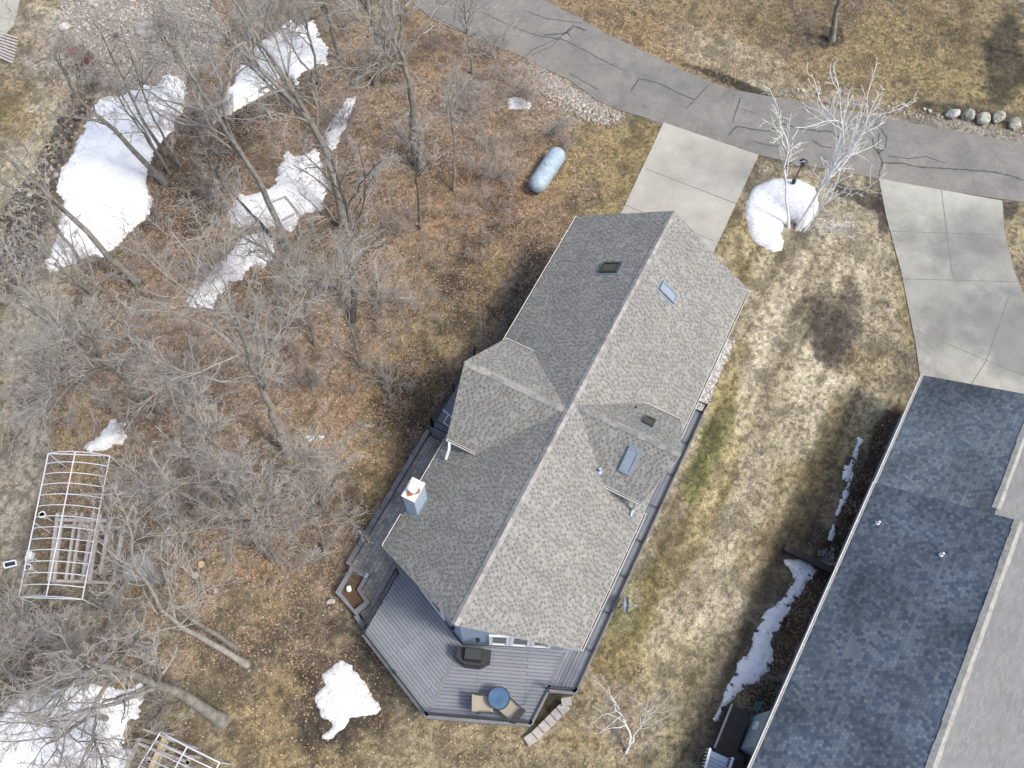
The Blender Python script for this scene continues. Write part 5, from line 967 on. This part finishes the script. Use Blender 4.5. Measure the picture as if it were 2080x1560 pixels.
# shrubs
def make_shrub(label, x, y, hgt, spread, seed, n0=11, twig='redtwig', dens=(6, 5, 4), group='bare shrubs in the undergrowth'):
    r = np.random.default_rng(seed); b = G(x, y, 0); a = r.uniform(0, 6.28, n0); rad = r.uniform(.1, 1, n0) ** .6 * spread
    S = []
    for k in range(n0):
        e = b + np.array([math.cos(a[k]) * rad[k], math.sin(a[k]) * rad[k], hgt * r.uniform(.6, 1.1)]); s0 = b + np.array([math.cos(a[k]) * .15, math.sin(a[k]) * .15, -.05]); t_ = np.linspace(0, 1, 7)[:, None]
        q = s0 + (e - s0) * t_ ** np.array([1.2, 1.2, .85]); q[1:] += r.normal(0, .05, (6, 3)); S.append(q)
    Sn = np.array(S); Rn = np.tile(np.linspace(.02, .008, 7), (n0, 1)); P1, R1 = children(r, Sn, Rn, dens[0], .15, 1, .5, .7, 5, .1, .2, .7, .006); P2, R2 = children(r, P1, R1, dens[1], .15, 1, .5, .7, 4, .05, .2, .7, .005); P3, R3 = children(r, P2, R2, dens[2], .1, 1, .5, .7, 3, 0, .2, .8, .0045)
    t = thing('shrub', label, 'shrub', b, group); V0, F0 = tubes(Sn, Rn, 5); fast('stems', V0, F0, MT[twig], t); Vs, Fs = [], []; o_ = 0
    for Pn, Rr in ((P1, R1), (P2, R2), (P3, R3)): v, f = tubes(Pn, Rr, 3); Vs.append(v); Fs.append(f + o_); o_ += len(v)
    fast('twigs', np.vstack(Vs), np.vstack(Fs), MT[twig], t); return t
SH = [(180, 125, .8, 1.0, 'low red barberry shrub beside the pebble clearing', 'berry'), (1050, 190, 1.8, 1.7, 'reddish shrub around the small snow remnant near the lane', 'redtwig'), (960, 230, 2.0, 1.8, 'tangled shrub left of the small snow remnant', 'redtwig'), (1010, 360, 1.8, 1.6, 'thicket shrub left of the propane tank', 'twig'),
      (1120, 270, 1.6, 1.3, 'sparse shrub above the propane tank', 'twig'), (430, 390, 1.6, 2.0, 'grey brush between the two largest woodland snow patches', 'twig'), (470, 240, 1.6, 1.6, 'grey brush under the long upper snow patch', 'twig'), (770, 620, 2.2, 2.2, 'pale feathery shrub at the right side of the woods', 'twig'), (790, 780, 1.5, 1.6, 'wispy shrub left of the west balcony', 'twig'),
      (650, 1040, 2.4, 2.2, 'pale feathery shrub right of the dense bushy tree', 'twig'), (380, 780, 1.8, 2.0, 'brush right of the broad feathery tree', 'redtwig'), (620, 780, 1.6, 1.5, 'low brush right of the tall bent tree', 'redtwig'), (330, 1090, 1.6, 1.7, 'brush above the grey boulder', 'twig'), (1010, 120, 2.0, 2.0, 'shrub leaning over the edge of the lane', 'twig'),
      (75, 545, .9, 1.2, 'brush growing from the dark rocks at the left edge', 'twig'), (700, 250, 2.0, 1.6, 'brush right of the thick forked trunks', 'redtwig'), (800, 470, 2.0, 1.9, 'pinkish brush below the thick upright trunk', 'redtwig'), (560, 60, 2.0, 2.2, 'brush at the top edge above the long snow patch', 'redtwig'), (690, 60, 2.0, 2.0, 'brush at the top edge left of the lane', 'redtwig'),
      (130, 690, 1.6, 1.6, 'brush at the left edge below the big snow field', 'twig'), (250, 1250, 1.6, 1.8, 'brush below the white hoop frame', 'twig'), (330, 1430, 1.5, 1.6, 'brush beside the stout leaning trunk', 'twig'), (430, 560, 1.6, 1.6, 'thin brush beside the narrow snow strip', 'twig'), (60, 1290, 1.8, 2.0, 'brush at the left edge below the hoop frame', 'twig'), (1150, 300, 1.2, .9, 'twiggy shrub touching the propane tank', 'redtwig'),
      (1760, 120, 1.2, .1, '', '')]
for k, (x, y, h_, s_, l_, m_) in enumerate(SH):
    if l_: make_shrub(l_, x, y, h_, s_, 500 + k, twig=m_, n0=13 if s_ > 1.5 else 9)
# uncountable thin brush across the woodland floor
r = np.random.default_rng(77); n_ = 5200; bx = r.uniform(-30, 4, n_); by = r.uniform(0, 50, n_); px, py = PX(np.stack([bx, by, 0 * bx], -1))
wgt = wood_w(px, py, bx, by) * sst(.42, .6, fbm(bx * .45, by * .45, 131, 3)) * (px < 1080) * (1 - (py > 1180) * (px > 380)) * (1 - sst(60, -60, px - 60) * .7)
inside = poly_sdf(bx, by, np.array(GP([(105, 370), (200, 190), (375, 150), (310, 400), (200, 520), (90, 550)]))) > 0; inside |= poly_sdf(bx, by, np.array(GP([(460, 455), (470, 410), (560, 320), (640, 290), (675, 400), (600, 480), (550, 560), (430, 640), (370, 620), (430, 540), (490, 470)]))) > 0; inside |= poly_sdf(bx, by, np.array(GP([(590, 30), (675, 100), (600, 190), (430, 260), (500, 110)]))) > 0; k = (r.random(n_) < wgt) & ~excluded(bx, by) & ~inside; bx, by = bx[k], by[k]; n_ = len(bx)
a = r.uniform(0, 6.28, n_); hh = r.uniform(.5, 1.7, n_); t_ = np.linspace(0, 1, 5)[None, :, None]; b0 = np.stack([bx, by, 0 * bx - .05], -1)[:, None]
e0 = b0 + np.stack([np.cos(a) * hh * .45, np.sin(a) * hh * .45, hh], -1)[:, None]; Sn = b0 + (e0 - b0) * t_; Sn[:, 1:] += r.normal(0, .05, Sn[:, 1:].shape)
P1, R1 = children(r, Sn, np.full((n_, 5), .009), 7, .15, 1, .6, .8, 4, .1, .25, .8, .0055); P2, R2 = children(r, P1, R1, 5, .1, 1, .6, .7, 3, 0, .2, .8, .0045)
Vs, Fs = [], []; o_ = 0
for Pn, Rr in ((Sn, np.full((n_, 5), .009)), (P1, R1), (P2, R2)): v, f = tubes(Pn, Rr, 3); Vs.append(v); Fs.append(f + o_); o_ += len(v)
tag(fast('undergrowth', np.vstack(Vs), np.vstack(Fs), MT['redtwig']), 'thin tangled brush spreading across the woodland floor', 'brush', kind='stuff')
# bits of fallen branch
for k, (x0, y0, x1, y1, l_) in enumerate(((330, 905, 345, 950, 'pale fallen branch near the snow mound'), (300, 955, 345, 925, 'bleached forked branch on the leaf litter'), (1060, 190, 1085, 200, 'yellow straight stick by the small snow remnant'), (640, 590, 665, 635, 'pale stick lying right of the narrow snow strip'), (210, 1190, 235, 1212, 'curved pale branch beside the timber trellis'))):
    r = np.random.default_rng(900 + k); a = G(x0, y0, .12); b = G(x1, y1, .1); mb = MB(); q = [a + (b - a) * t_ + np.append(r.normal(0, .05, 2), .02) for t_ in np.linspace(0, 1, 6)]; mb.tube(q, np.linspace(.03, .015, 6), 6); mb.tube([q[2], q[2] + np.append(r.normal(0, .3, 2), .05)], .015, 5)
    tag(obj('fallen_branch', mb, MT['cap2'], loc=(a[0], a[1], 0)), l_, 'branch', 'fallen branches')
